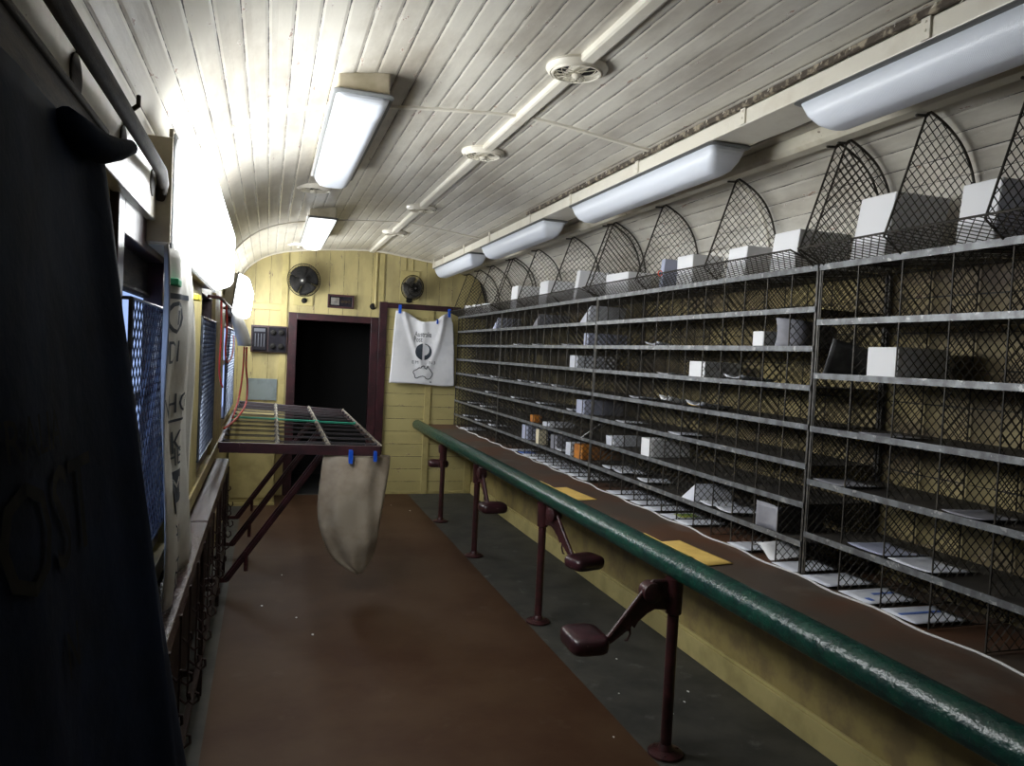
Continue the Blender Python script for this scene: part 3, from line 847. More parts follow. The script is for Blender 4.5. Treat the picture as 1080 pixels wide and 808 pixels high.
carton('letter', 'white letter leaning in the top tray left of the double arched divider', 2.11, 2.38, 5.13, 5.19, T, 0.22, 'white_card', tilt=-0.3, cat='letter')
carton('parcel', 'pale carton in the top tray in the middle of the third rack', 2.11, 2.36, 5.74, 5.93, T, 0.20, 'white_card', tilt=-.15)
carton('parcel', 'narrow bright carton standing at the far end of the top tray', 2.11, 2.34, 6.52, 6.70, T, 0.215, tilt=-.15)
for i, (yy, hh) in enumerate(((7.5, 0.05), (7.9, 0.06), (8.3, 0.07))):
    carton('crumpled_wrapper', 'crumpled pale wrapper in the top tray near the end wall', 2.11+0.01*i, 2.25, yy, yy+0.12, T, hh+0.06, 'white_card', tilt=0.4, cat='wrapper', group='wrappers at the far end of the top tray', rot=0.5)
mb = MB(); mb.tube([(1.966+0.012*math.cos(a), 3.62, TZ+0.062+0.014*math.sin(a)) for a in [i*PI/5 for i in range(10)]], 0.003, 5, True)
tag(mb.build('red_tie', M['red_tag'], smooth=True), 'small red tie knotted to the top mesh lip', 'tie')
# pigeonhole contents: second rack
z3 = lambda i: S3[i]+0.0015
z4 = lambda i: S4[i]+0.0015
carton('parcel', 'small bright white box beside the curled grey letter', 2.11, 2.24, 2.90, 2.98, z3(5), 0.075)
mb = MB()
mb.grid(14, 4, lambda u, v: (2.11+0.012*math.sin(v*3) + 0.26*u, 2.73 + 0.09*max(0, 1-u*3.0)**2*1.0 + 0.02*u, z3(5)+0.002 + v*0.13*(1-0.25*u)))
tag(mb.build('curled_letter', M['grey_card'], smooth=True, solid=0.002), 'curled grey letter standing at the right end of the second rack', 'letter')
carton('parcel', 'small white box alone on the fifth shelf up of the second rack', 2.12, 2.34, 3.38, 3.53, z3(4), 0.088)
carton('parcel', 'white box with lilac side in a lower pigeonhole of the second rack', 2.12, 2.38, 3.90, 4.02, z3(1), 0.105, 'white_card')
carton('parcel', 'lilac envelope box at the join of second and third racks, under the top shelf', 2.12, 2.42, 4.86, 4.94, z3(5), 0.095, 'lilac')
mb = MB(); mb.prism([(0, 0), (0.145, 0), (0.03, 0.13)], lambda u, v: (2.105+0.3*v, 4.89+u, z3(6)+v), (0.28, 0, 0))
tag(mb.build('tilted_parcel', M['white_paper'], bevel=0.002), 'white wedge of paper tilted on the top shelf of the third rack', 'parcel')
carton('parcel', 'lilac-white rounded packet in the third rack, on the fifth shelf up', 2.12, 2.42, 4.95, 5.15, z3(4), 0.095, 'white_paper')
carton('parcel', 'lilac packet in the middle pigeonholes of the third rack', 2.12, 2.42, 4.88, 5.06, z3(2), 0.10, 'lilac')
mb = MB(); mb.prism([(0, 0), (0.14, 0), (0.05, 0.11)], lambda u, v: (2.105+0.3*v, 5.905+u, z3(6)+v), (0.28, 0, 0))
tag(mb.build('tilted_parcel', M['grey_card'], bevel=0.002), 'grey paper wedge in the middle of the top shelf of the third rack', 'parcel')
mb = MB(); mb.prism([(0, 0), (0.15, 0), (0.08, 0.12)], lambda u, v: (2.105+0.3*v, 7.09+u, z3(6)+v), (0.25, 0, 0))
tag(mb.build('tilted_parcel', M['lilac'], bevel=0.002), 'pale blue paper wedge on the top shelf of the rack by the end wall', 'parcel')
# lowest shelf of the third rack
carton('parcel', 'pale lilac box on the lowest shelf, left of the ivory card', 2.12, 2.36, 6.04, 6.26, z3(0), 0.12, 'lilac')
carton('folded_card', 'ivory folded card standing on the lowest shelf of the third rack', 2.11, 2.18, 5.70, 5.80, z3(0), 0.12, 'ivory', tilt=0.06, cat='card')
carton('parcel', 'grey flat parcel on the lowest shelf, right of the ivory card', 2.13, 2.42, 5.40, 5.54, z3(0), 0.11, 'grey_card')
carton('parcel', 'small white packet left of the orange parcel', 2.11, 2.24, 5.00, 5.12, z3(0), 0.095, 'white_paper')
carton('parcel', 'orange padded parcel on the lowest shelf of the third rack', 2.12, 2.42, 4.80, 4.96, z3(0), 0.10, 'orange')
carton('parcel', 'small orange packet peeping above the lilac box', 2.13, 2.2, 5.98, 6.08, z3(1), 0.06, 'orange')
carton('letter_bundle', 'bundle of white letters on the second shelf above the orange parcel', 2.12, 2.36, 4.39, 4.50, z3(1), 0.06, 'white_paper', tilt=0.25, cat='letters')
mb = MB(); mb.bar((2.12, 4.86, z3(1)+0.004), (2.2, 4.735, z3(1)+0.11), 0.1, 0.003)
tag(mb.build('letter', M['white_card']), 'white letter leaning over the letter bundle above the orange parcel', 'letter')
carton('letter_bundle', 'loose pale letters on the second shelf above the ivory card', 2.12, 2.34, 5.5, 5.9, z3(1), 0.035, 'white_paper', cat='letters')
mb = MB(); mb.prism([(0, 0), (0.14, 0), (0.07, 0.085)], lambda u, v: (2.11+0.5*v, 3.386+u, z3(0)+v), (0.22, 0, 0))
tag(mb.build('tilted_parcel', M['white_paper'], bevel=0.002), 'white and blue paper tent on the lowest shelf of the second rack', 'parcel')
mb = MB(); mb.grid(24, 5, lambda u, v: ((2.10+0.02*math.sin(u*6), 2.862-0.14*u/0.45, z3(0)+0.003+v*0.115*(1-0.15*u)) if u < 0.45 else (2.10+0.02*math.sin(2.7)+0.26*(u-.45)/.55, 2.722+0.03*math.sin((u-.45)*4), z3(0)+0.003+v*0.108)))
tag(mb.build('curled_letter', M['grey_card'], solid=0.002, smooth=True), 'curled grey-blue sheet on the lowest shelf of the second rack', 'letter')
# first rack
mb = MB(); mb.grid(12, 6, lambda u, v: (2.115 + 0.24*u, 2.51-0.05*v-0.02*u, z4(3)+0.002 + v*0.145*(1-0.35*u)))
tag(mb.build('magazine', M['dark_mag'], solid=0.006, smooth=True), 'dark grey magazine leaning in the nearest rack', 'magazine')
carton('parcel', 'white carton in the nearest rack beside the dark magazine', 2.12, 2.36, 2.14, 2.285, z4(3), 0.115)
def flat(name, label, x0, y0, w, d, z, m, rot=0.0, cat='letter', group=None, curl=0.0):
    ya, yb = snap(y0, y0+w, z); y0, w = ya, yb-ya; rot *= 0.5
    mb = MB()
    c_, s_ = math.cos(rot), math.sin(rot)
    def fn(u, v):
        a, b = (u-.5)*d, (v-.5)*w
        return (x0+d/2+a*c_-b*s_, y0+w/2+a*s_+b*c_, z+0.002+curl*max(0, abs(2*v-1)-0.3)**2 + curl*0.5*(1-u)**2)
    mb.grid(6, 6, fn)
    return tag(mb.build(name, M[m] if isinstance(m, str) else m, solid=0.0016, smooth=True), label, cat, group)
flat('letter', 'white letters lying on the shelf in front of the white carton in the nearest rack', 2.11, 1.97, 0.14, 0.3, z4(3), 'white_paper')
flat('letter', 'thin white letter on the second shelf up of the nearest rack', 2.11, 1.75, 0.38, 0.2, z4(0), 'white_paper', curl=0.01)
flat('letter', 'long pale letter at the left of the lowest shelf in the nearest rack', 2.12, 2.15, 0.36, 0.2, z4(0), 'lilac', curl=0.012)
flat('letter', 'pale letter on the middle shelf of the nearest rack', 2.11, 2.2, 0.3, 0.2, z4(1), 'grey_card', curl=0.01)
flat('letter', 'pale letter farther right on the middle shelf of the nearest rack', 2.11, 1.8, 0.16, 0.2, z4(1), 'grey_card', curl=0.012)
flat('letter', 'pale letter on the third shelf up of the nearest rack', 2.11, 2.1, 0.16, 0.2, z4(2), 'grey_card', curl=0.008)
flat('letter', 'curled white letter right of the small white box in the second rack', 2.11, 3.05, 0.2, 0.2, z3(4), 'white_paper', curl=0.03)
flat('letter', 'thin white letter left of the small white box in the second rack', 2.11, 3.74, 0.16, 0.2, z3(4), 'white_paper', curl=0.015)
flat('letter', 'curled white and yellow letter in the middle of the second rack', 2.11, 3.42, 0.2, 0.2, z3(3), 'white_paper', curl=0.04)
flat('letter', 'small yellow slip inside the curled letter in the second rack', 2.12, 3.43, 0.1, 0.08, z3(3)+.006, 'manila', curl=0.02)
flat('letter', 'white letter at the left of the middle shelf of the second rack', 2.11, 4.12, 0.16, 0.2, z3(3), 'white_paper', curl=0.02)
flat('letter', 'bulging white letter near the middle shelf centre of the second rack', 2.11, 3.72, 0.1, 0.2, z3(3), 'white_card', curl=0.05)
flat('letter', 'white letter in the third shelf up of the second rack', 2.11, 3.5, 0.26, 0.2, z3(2), 'white_paper', curl=0.012)
flat('letter', 'pale letter at the left end of the third shelf up of the second rack', 2.11, 4.2, 0.3, 0.2, z3(2), 'white_paper', curl=0.012)
flat('letter', 'arched white letter near the top right shelf of the second rack', 2.11, 3.95, 0.16, 0.2, z3(5), 'white_paper', curl=0.03)
LG = 'thin letters on the shelves of the third rack'
for i, (yy, sh, w) in enumerate(((5.9, 5, 0.22), (5.2, 5, .3), (6.3, 5, .2), (5.9, 3, 0.3), (5.6, 3, 0.25), (6.2, 3, 0.2), (5.3, 3, .3), (5.1, 2, .2), (6.3, 2, 0.3), (5.7, 2, .2), (5.2, 0, 0.25))):
    flat('letter', 'thin white letter lying on a shelf of the third rack', 2.11, yy, w, 0.2, z3(sh), 'white_paper', curl=0.02, group=LG)
LG = 'thin letters on the shelves of the rack by the end wall'
for i, (yy, sh, w) in enumerate(((7.0, 3, .25), (7.6, 3, .3), (7.2, 2, .3), (7.0, 0, .3), (7.5, 0, .3), (8.0, 0, .3), (7.3, 1, .3), (7.8, 1, .3))):
    flat('letter', 'thin white letter lying in the rack by the end wall', 2.11, yy, w, 0.2, z3(sh), 'white_paper', curl=0.02, group=LG)
LG = 'thin letters on the low shelves of the second rack'
for yy, w in ((4.4, .22), (4.1, .26), (3.85, .2), (3.0, .3), (3.2, .12)):
    flat('letter', 'thin white letter lying on the lowest shelf of the second rack', 2.11, yy, w, 0.22, z3(0), 'white_paper', curl=0.02, group=LG)
# letters in the bottom pigeonholes, on the counter
zc = 0.823
names = []
for i, (yy, rr, curl, m, lab) in enumerate((
    (2.36, 0.0, 0.0, 'white_paper', 'plain white letter on the counter in the first bottom pigeonhole of the nearest rack'),
    (2.15, 0.02, 0.002, 'white_paper', 'white letter with blue print on the counter, second bottom pigeonhole of the nearest rack'),
    (1.94, -0.04, 0.004, 'white_paper', 'white letter with a blue stripe on the counter, third bottom pigeonhole of the nearest rack'),
    (2.57, 0.0, 0.0, 'white_paper', 'white letter on the counter in the last bottom pigeonhole of the second rack'),
    (2.90, 0.0, 0.004, 'white_paper', 'letter on the counter below the curled grey-blue sheet'))):
    o = flat('letter', lab, 2.075, yy, 0.15 if yy > 2.5 else 0.155, 0.24, zc, m, rot=rr, curl=curl)
    if i in (1, 2):
        m_ = MB(); m_.box((2.18 if i == 1 else 2.10, yy+0.09, zc+0.0045), (2.28 if i == 1 else 2.28, yy+0.105, zc+0.0055))
        if i == 1: m_.box((2.11, yy+0.03, zc+0.0045), (2.13, yy+0.06, zc+0.0055))
        m_.build('printing', M['blue_ink'], o)
mb = MB(); mb.grid(4, 14, lambda u, v: (2.09+0.2*u, 2.725 + 0.135*v, zc+0.003 + 0.05*math.sin(v*2.2)**2 + 0.015*u))
tag(mb.build('curled_letter', M['white_card'], solid=0.0016, smooth=True), 'curled white letter on the counter at the right of the second rack', 'letter')
o = flat('letter', 'magazine with yellow-green cover on the counter in the second rack', 2.075, 3.55, 0.13, 0.24, zc, 'white_paper')
m_ = MB(); m_.box((2.15, 3.57, zc+0.003), (2.27, 3.66, zc+0.004)); m_.build('cover_print', M['green_print'], o)
LG = 'letters in the bottom pigeonholes of the second rack'
for i in range(6):
    if i in (0,): continue
    yy = 3.22 + 0.166*i if i < 2 else 3.24+0.166*(i+1)
    flat('letter', 'white letter flat on the counter in a bottom pigeonhole of the second rack', 2.07, yy, 0.125, 0.26, zc, 'white_paper', rot=random.uniform(-.04, .04), curl=0.004, group=LG)
LG = 'letters in the bottom pigeonholes of the third rack'
for i in range(8):
    yy = 4.73 + 0.169*i
    flat('letter', 'white letter flat on the counter in a bottom pigeonhole of the third rack', 2.07, yy, 0.125, 0.26, zc, 'white_paper', rot=random.uniform(-.04, .04), curl=0.006, group=LG)
flat('letter', 'bright blue letter on the counter in the third rack', 2.09, 6.1, 0.12, 0.14, zc, 'blue_ink')
for yy in (6.3, 7.9, 8.1):
    flat('letter', 'pale letter flat in the far bottom pigeonholes', 2.07, yy, 0.12, 0.24, zc, 'white_paper', group='letters at the far foot of the racks')
def env(pts, label):
    def fn(u, v):
        p = Vector(pts[0])*(1-u)*(1-v)+Vector(pts[1])*u*(1-v)+Vector(pts[2])*u*v+Vector(pts[3])*(1-u)*v
        dx = p.x-1.66; z = 0.8195
        if abs(dx) < 0.0588: z = max(z, 0.81+math.sqrt(0.0588**2-dx*dx))
        return (p.x, p.y, z)
    mb = MB(); mb.grid(24, 6, fn)
    return tag(mb.build('manila_envelope', M['manila'], solid=0.0015, smooth=True), label, 'envelope')
env([(1.672, 4.50), (1.87, 4.53), (1.90, 4.12), (1.672, 4.09)], 'manila envelope on the counter, farther of the two')
env([(1.672, 3.10), (1.88, 3.13), (1.905, 2.73), (1.672, 2.70)], 'manila envelope on the counter, nearer of the two')

# ------------------------------------------------------------------ end wall things
def fan(x, z, r, yaw, pitch, label, blades_open):
    t = thing('wall_fan', label, 'fan', (x, YB, z), 'black caged fans on the end wall')
    R = Matrix.Rotation(yaw, 3, 'Z') @ Matrix.Rotation(pitch, 3, 'X')
    c = Vector((x, YB-0.17, z))
    ax = R @ Vector((0, -1, 0)); ux = R @ Vector((1, 0, 0)); uz = R @ Vector((0, 0, 1))
    P = lambda a, b, d: c + ux*a + uz*b + ax*d
    m = MB()
    nrib = 56
    for k_ in range(nrib):
        a = 2*PI*k_/nrib
        m.tube([P(math.cos(a)*q*r, math.sin(a)*q*r, d) for q, d in ((0.2, 0.075), (0.6, 0.068), (0.92, 0.045), (1.0, 0.01))], 0.0021, 3)
        m.tube([P(math.cos(a)*q*r, math.sin(a)*q*r, d) for q, d in ((1.0, 0.01), (0.9, -0.03), (0.35, -0.055))], 0.0021, 3)
    for q, d in ((1.0, 0.01), (0.62, 0.068), (0.2, 0.076)):
        m.tube([P(math.cos(a)*q*r, math.sin(a)*q*r, d) for a in [2*PI*i/40 for i in range(40)]], 0.004 if q == 1.0 else 0.0025, 5, True)
    m.build('guard', M['black_gloss'], t)
    for k_ in range(4):
        a0 = 2*PI*k_/4+0.4; m = MB()
        m.grid(6, 6, lambda u, v: P(math.cos(a0+(v-.5)*1.5)*(0.12+0.76*u)*r, math.sin(a0+(v-.5)*1.5)*(0.12+0.76*u)*r, 0.01+(v-.5)*0.04))
        m.build('blade', M['black_gloss'] if blades_open else M['chrome'], t, smooth='all', solid=0.003)
    m = MB(); m.lathe([(0.022, 0), (0.055, 0.01), (0.07, 0.04), (0.07, 0.09), (0.03, 0.12)], P(0, 0, -0.13)[:], ax, 20); m.build('motor', M['black_gloss'], t, smooth=True)
    m = MB(); m.lathe([(r*.2, 0), (r*.2, 0.005), (r*.17, 0.007)], P(0, 0, 0.072)[:], ax, 20); m.build('badge', M['black_gloss'], t, smooth=True)
    m = MB(); m.lathe([(r*.07, 0), (r*.07, 0.006), (0.0001, 0.010)], P(0, 0, 0.077)[:], ax, 14); m.build('boss', M['chrome'], t, smooth=True)
    m = MB(); m.tube([P(0, -0.03, -0.09), P(0, -0.09, -0.09), (x, YB-0.035, z-0.12), (x, YB-0.005, z-0.12)], 0.011, 8); m.lathe([(0.045, 0), (0.045, 0.012), (0.02, 0.02)], (x, YB-0.001, z-0.12), (0, -1, 0), 16); m.build('bracket', M['black_gloss'], t, smooth=True)
    return t
def back_plate(x0, x1, z0, z1, label):
    mb = MB(); mb.box((x0, YB-0.016, z0), (x1, YB-0.001, z1)); return tag(mb.build('mounting_board', M['yellow_trim'], bevel=0.003), label, 'mounting board')
fan(0.34, 2.355, 0.175, math.radians(-14), math.radians(8), 'black caged wall fan left of the doorway top', True)
fan(1.51, 2.36, 0.14, math.radians(20), math.radians(8), 'smaller caged wall fan with chrome blades, above the white bag', False)
back_plate(0.24, 0.45, 2.09, 2.20, 'yellow mounting board below the left fan')
back_plate(1.40, 1.62, 2.22, 2.56, 'yellow mounting board behind the fan above the white bag')
mb = MB()
for xx in (1.46, 1.54): mb.rod((xx, YB-0.008, 2.55), (xx, YB-0.008, 2.70), 0.006, 6)
tag(mb.build('fan_cable', M['yellow_trim'], smooth=True), 'pair of yellow-painted cables above the smaller fan', 'cable')
def knob(x, z, r, label, y=YB-0.016, name='wall_switch'):
    mb = MB(); mb.lathe([(r, 0), (r, 0.012), (r*.85, 0.02), (r*.55, 0.022), (r*.5, 0.035), (0.0001, 0.037)], (x, y, z), (0, -1, 0), 20)
    return tag(mb.build(name, M['black_gloss'], smooth=True), label, 'switch')
knob(0.355, 2.145, 0.03, 'round black switch below the left fan')
knob(1.105, 2.13, 0.036, 'round black switch left of the maroon post', YB-0.001)
# notice / indicator box over the door
t = thing('indicator_box', 'small dark framed indicator box above the doorway', 'wall box', (0.75, YB, 2.15))
mb = MB(); mb.box((0.605, YB-0.05, 2.085), (0.89, YB-0.001, 2.105)); mb.box((0.605, YB-0.05, 2.215), (0.89, YB-0.001, 2.235)); mb.box((0.605, YB-0.05, 2.105), (0.625, YB-0.001, 2.215)); mb.box((0.87, YB-0.05, 2.105), (0.89, YB-0.001, 2.215)); mb.build('frame', M['maroon_iron'], t, bevel=0.002)
mb = MB(); mb.box((0.625, YB-0.03, 2.105), (0.87, YB-0.001, 2.215)); mb.build('back', M['panel_grey'], t)
mb = MB(); mb.box((0.64, YB-0.045, 2.12), (0.73, YB-0.03, 2.20)); mb.lathe([(0.02, 0), (0.016, 0.012), (0.0001, 0.013)], (0.685, YB-0.045, 2.16), (0, -1, 0), 16); mb.build('dial', M['chrome'], t, smooth=True)
mb = MB()
for i in range(3): mb.lathe([(0.018, 0), (0.018, 0.02), (0.0001, 0.022)], (0.765+0.037*i, YB-0.03, 2.16), (0, -1, 0), 14)
mb.build('fuse', M['dark_wood'], t, smooth=True)
# dark electrical panel
t = thing('electrical_panel', 'dark electrical panel with meter and four knobs left of the doorway', 'electrical panel', (0.01, YB, 1.56))
mb = MB(); mb.box((-0.18, YB-0.05, 1.56), (0.195, YB-0.001, 1.85)); mb.build('backboard', M['maroon'], t, bevel=0.004)
mb = MB(); mb.box((-0.165, YB-0.09, 1.58), (-0.02, YB-0.05, 1.83)); mb.build('meter_case', M['panel_grey'], t, bevel=0.006)
mb = MB(); mb.box((-0.15, YB-0.093, 1.78), (-0.035, YB-0.09, 1.815))
for i in range(4): mb.box((-0.14+0.03*i, YB-0.093, 1.62), (-0.13+0.03*i, YB-0.09, 1.76))
mb.build('meter_face', M['panel_mid'], t)
mb = MB(); mb.box((0.0, YB-0.062, 1.575), (0.18, YB-0.05, 1.835)); mb.build('knob_plate', M['panel_grey'], t, bevel=0.003)
for (xx, zz) in ((0.045, 1.78), (0.13, 1.78), (0.045, 1.63), (0.13, 1.63)):
    m = MB(); m.lathe([(0.032, 0), (0.032, 0.01), (0.02, 0.014), (0.018, 0.035), (0.0001, 0.037)], (xx, YB-0.062, zz), (0, -1, 0), 18); m.build('knob', M['black_gloss'], t, smooth=True)
mb = MB(); mb.box((-0.21, YB-0.02, 1.04), (0.105, YB-0.001, 1.275)); tag(mb.build('slate_board', M['slate'], bevel=0.003), 'plain grey-blue board on the end wall below the electrical panel', 'board')

# low yellow cupboard, far left
t = thing('corner_cupboard', 'low yellow cupboard in the far left corner beyond the bag frame', 'cupboard', (-0.12, 8.35, 0))
mb = MB(); mb.box((-0.342, 8.1, 0.03), (0.10, 8.595, 0.93)); mb.build('carcass', M['yellow_trim'], t, bevel=0.004)
mb = MB(); mb.box((-0.342, 8.085, 0.0), (0.115, 8.595, 0.03)); mb.build('plinth', M['yellow_trim'], t)
mb = MB(); mb.box((-0.315, 8.088, 0.08), (0.07, 8.1, 0.89)); mb.build('door', M['yellow_trim'], t, bevel=0.003)

# white printed bag hanging on the maroon rail
BX0, BX1, BZ0, BZ1 = 1.325, 2.05, 1.27, 2.11
def bagf(u, v, off=0.0):
    """u across 0..1, v up 0..1 of the white bag"""
    w0, w1 = (1.318, 2.07)
    xl = 1.36 - 0.045*(1-v)**0.7; xr = 2.0 + 0.075*(1-v)**0.6 - (0.0 if v < .9 else 0.01)
    x = xl + (xr-xl)*u
    sag = 0.11*math.exp(-((u-0.5)/0.22)**2) + 0.05*math.exp(-((u-0.72)/0.1)**2)
    zt = 2.10 - sag; zb = 1.27 + 0.012*math.sin(u*5) + 0.012*(2*u-1)**4
    z = zb + (zt-zb)*v
    y = 8.585 - 0.018*math.sin(u*9+1)*(v**1.5) - 0.014*math.sin(u*4.2+v*5) - 0.03*math.exp(-((u-0.5+(1-v)*0.05)/0.08)**2)*v - off
    y -= 0.02*math.exp(-((u-(0.15+0.45*(1-v)))/0.05)**2)*(v**0.7)*1.0 + 0.02*math.exp(-((u-(0.86-0.35*(1-v)))/0.05)**2)*(v**0.7)
    return (x, y, z)
t = thing('mailbag', 'white mailbag printed with a round logo and a map outline, hung on the maroon rail', 'mailbag', (1.69, 8.6, 1.27))
mb = MB(); mb.grid(48, 40, bagf); mb.build('cloth', M['canvas'], t, smooth='all', solid=0.004)
def bxz(x, z):
    """invert bagf approximately from wall coordinates"""
    u = (x-1.34)/(2.04-1.34); v = (z-1.27)/(2.10-1.27)
    for _ in range(6):
        p = bagf(u, v); u += (x-p[0])/0.7; v += (z-p[2])/0.83
    return Vector(bagf(u, v, 0.006))
mb = MB()
put_text(mb, 'Australia', 0.088, lambda a, b: bxz(a, b), 1.68, 1.845, 0.55*1.1)
put_text(mb, 'Post', 0.088, lambda a, b: bxz(a, b), 1.625, 1.785, 0.55*1.1)
put_text(mb, 'E M', 0.05, lambda a, b: bxz(a, b), 1.60, 1.525)
put_text(mb, 'N 3', 0.05, lambda a, b: bxz(a, b), 1.80, 1.525)
LX, LZ, LR = 1.693, 1.648, 0.095
def fan_poly(ps_out, ps_in):
    n = len(ps_out); vs = [bxz(*p) for p in ps_out] + [bxz(*p) for p in ps_in]
    mb.add(vs, [(i, i+1, n+i+1, n+i) for i in range(n-1)])
a_ = [math.radians(98 + 164*i/24) for i in range(25)]
fan_poly([(LX-0.0+LR*math.cos(t_), LZ+LR*math.sin(t_)) for t_ in a_], [(LX-0.014, LZ+LR*math.sin(t_)) for t_ in a_])
a_ = [math.radians(82 - 164*i/24) for i in range(25)]
outs = [(LX+LR*math.cos(t_), LZ+LR*math.sin(t_)) for t_ in a_]
inn = []
for i, (px_, pz_) in enumerate(outs):
    # inner pale bowl of the P: circle centred upper right of the bar
    cz_, rr = LZ+0.022, 0.062
    if pz_ > cz_-rr: inn.append((LX+0.012+math.sqrt(max(rr*rr-(min(pz_, cz_+rr)-cz_)**2, 0))*0.9, min(pz_, cz_+rr+0.004)))
    else: inn.append((LX+0.012, pz_))
fan_poly(outs, inn)
AUS = [(-1, .05), (-.92, .25), (-.6, .42), (-.42, .62), (-.25, .58), (-.15, .78), (.08, .85), (.16, .78), (.12, .62), (.36, .48), (.45, .9), (.56, .62), (.75, .38), (.98, .02), (.96, -.22), (.74, -.62), (.5, -.7), (.3, -.62), (.18, -.42), (-.05, -.35), (-.3, -.42), (-.62, -.62), (-.8, -.55), (-.84, -.25), (-1, .05)]
AP = [bxz(1.695+0.115*a, 1.405+0.098*b) for a, b in AUS]
for p, q in zip(AP, AP[1:]): mb.bar(p, q, 0.009, 0.002, (0, -1, 0))
mb.bar(bxz(1.775, 1.305), bxz(1.80, 1.305), 0.010, 0.002, (0, -1, 0))
mb.build('printing', M['ink'], t)
def clip(name, x, z, y, label, dy=0.0, s=1.0, mat_='blue'):
    t = thing(name, label, 'clip', (x, y, z))
    m = MB()
    for sg in (-1, 1): m.prism([(-0.013*s, -0.045*s), (0.013*s, -0.045*s), (0.016*s, 0.0), (0.012*s, 0.05*s), (-0.012*s, 0.05*s), (-0.016*s, 0.0)], lambda u, v: (x+u, y+sg*(0.006+0.01*(v > 0.01)), z+v), (0, 0.005*sg, 0))
    m.rod((x-0.015*s, y, z), (x+0.015*s, y, z), 0.006, 8)
    m.build('jaw', M[mat_], t); return t
clip('clip', 1.40, 2.115, 8.57, 'blue clip at the left corner of the white bag')
clip('clip', 1.97, 2.105, 8.57, 'blue clip at the right corner of the white bag')
clip('clip', 1.83, 2.0, 8.545, 'small blue clip on the sagging edge of the white bag', s=0.55)

# ------------------------------------------------------------------ bag frame (left) and its mailbag
FC = [Vector((-0.27, 5.08, 1.02)), Vector((0.72, 4.95, 1.02)), Vector((0.74, 7.9, 1.02)), Vector((-0.26, 8.05, 1.07))]
FP = lambda u, v: FC[0]*(1-u)*(1-v)+FC[1]*u*(1-v)+FC[2]*u*v+FC[3]*(1-u)*v
bf = thing('bag_frame', 'maroon iron bag frame with cross rods jutting from the left wall', 'bag frame', (0.2, 6.5, 0.95))
def rail(u0, v0, u1, v1, nm='rail', h=0.055, w=0.02):
    m = MB(); m.bar(FP(u0, v0)-Vector((0, 0, h/2)), FP(u1, v1)-Vector((0, 0, h/2)), w, h); m.build(nm, M['maroon'], bf, bevel=0.002)
rail(0, 0, 1, 0, h=0.065); rail(0, 1, 1, 1, h=0.075); rail(0, 0, 0, 1, h=0.04); rail(1, 0, 1, 1, h=0.035)
for u in (0.35, 0.67): 
    rail(u, 0, u, 1, h=0.03)
    m = MB(); 
    N_ = 60
    m.tube([FP(u, 0.01+0.98*i/(N_*4))+Vector((0.012*math.cos(i*PI/2), 0, 0.0+0.012*math.sin(i*PI/2))) for i in range(N_*4+1)], 0.0035, 4)
    m.build('lashing', M['rope'], bf)
m = MB(); m.tube([FP(1, 0.01+0.98*i/160)+Vector((0.012*math.cos(i*PI/2), 0, 0.012*math.sin(i*PI/2))) for i in range(161)], 0.003, 4); m.build('lashing', M['rope'], bf)
for k_ in range(11):
    v = 0.035 + 0.93*(k_/10)
    for (u0, u1) in ((0.02, 0.34), (0.36, 0.66), (0.68, 0.98)):
        teal = k_ in (5,)
        m = MB(); p, q = FP(u0, v), FP(u1, v+0.004)
        p, q = p+Vector((0, 0, 0.002)), q+Vector((0, 0, 0.002))
        m.rod(p, q, 0.006 if teal else 0.0042, 6)
        m.rod(p+Vector((0, 0.03, -0.012)), q+Vector((0, 0.03, -0.012)), 0.003, 5)
        for e in (p, q): m.lathe([(0.011, -0.008), (0.011, 0.008)], e, (1, 0, 0), 8)
        o = m.build('cross_rod', M['teal'] if teal else M['steel_rod'], bf)
        if teal: o['label'] = 'teal cross rod'
for (yy, vtop) in ((5.22, 0), (6.15, 0), (7.1, 0)):
    m = MB(); a_ = Vector((0.40, yy, 0.972)); b_ = Vector((-0.212, yy, 0.10)); m.bar(a_, b_, 0.045, 0.02, (0, 1, 0)); m.bar(a_, b_, 0.02, 0.045, (0, 1, 0)); m.bar(a_+(b_-a_)*.0, a_+Vector((0.0, 0, 0.02)), 0.03, 0.03, (0, 1, 0))
    st = m.build('strut', M['maroon'], bf, bevel=0.002)
    m = MB(); c_ = a_+(b_-a_)*0.80; m.rod(c_, c_-Vector((0, 0, 0.12)), 0.014, 8); m.rod(c_-Vector((0, 0.02, 0)), c_+Vector((0, 0.02, 0)), 0.016, 8)
    m.build('stop_pin', M['maroon_iron'], st)
    m = MB(); m.bar((-0.333, yy, 0.10), (-0.20, yy, 0.10), 0.02, 0.03); m.build('wall_bracket', M['maroon_iron'], bf)

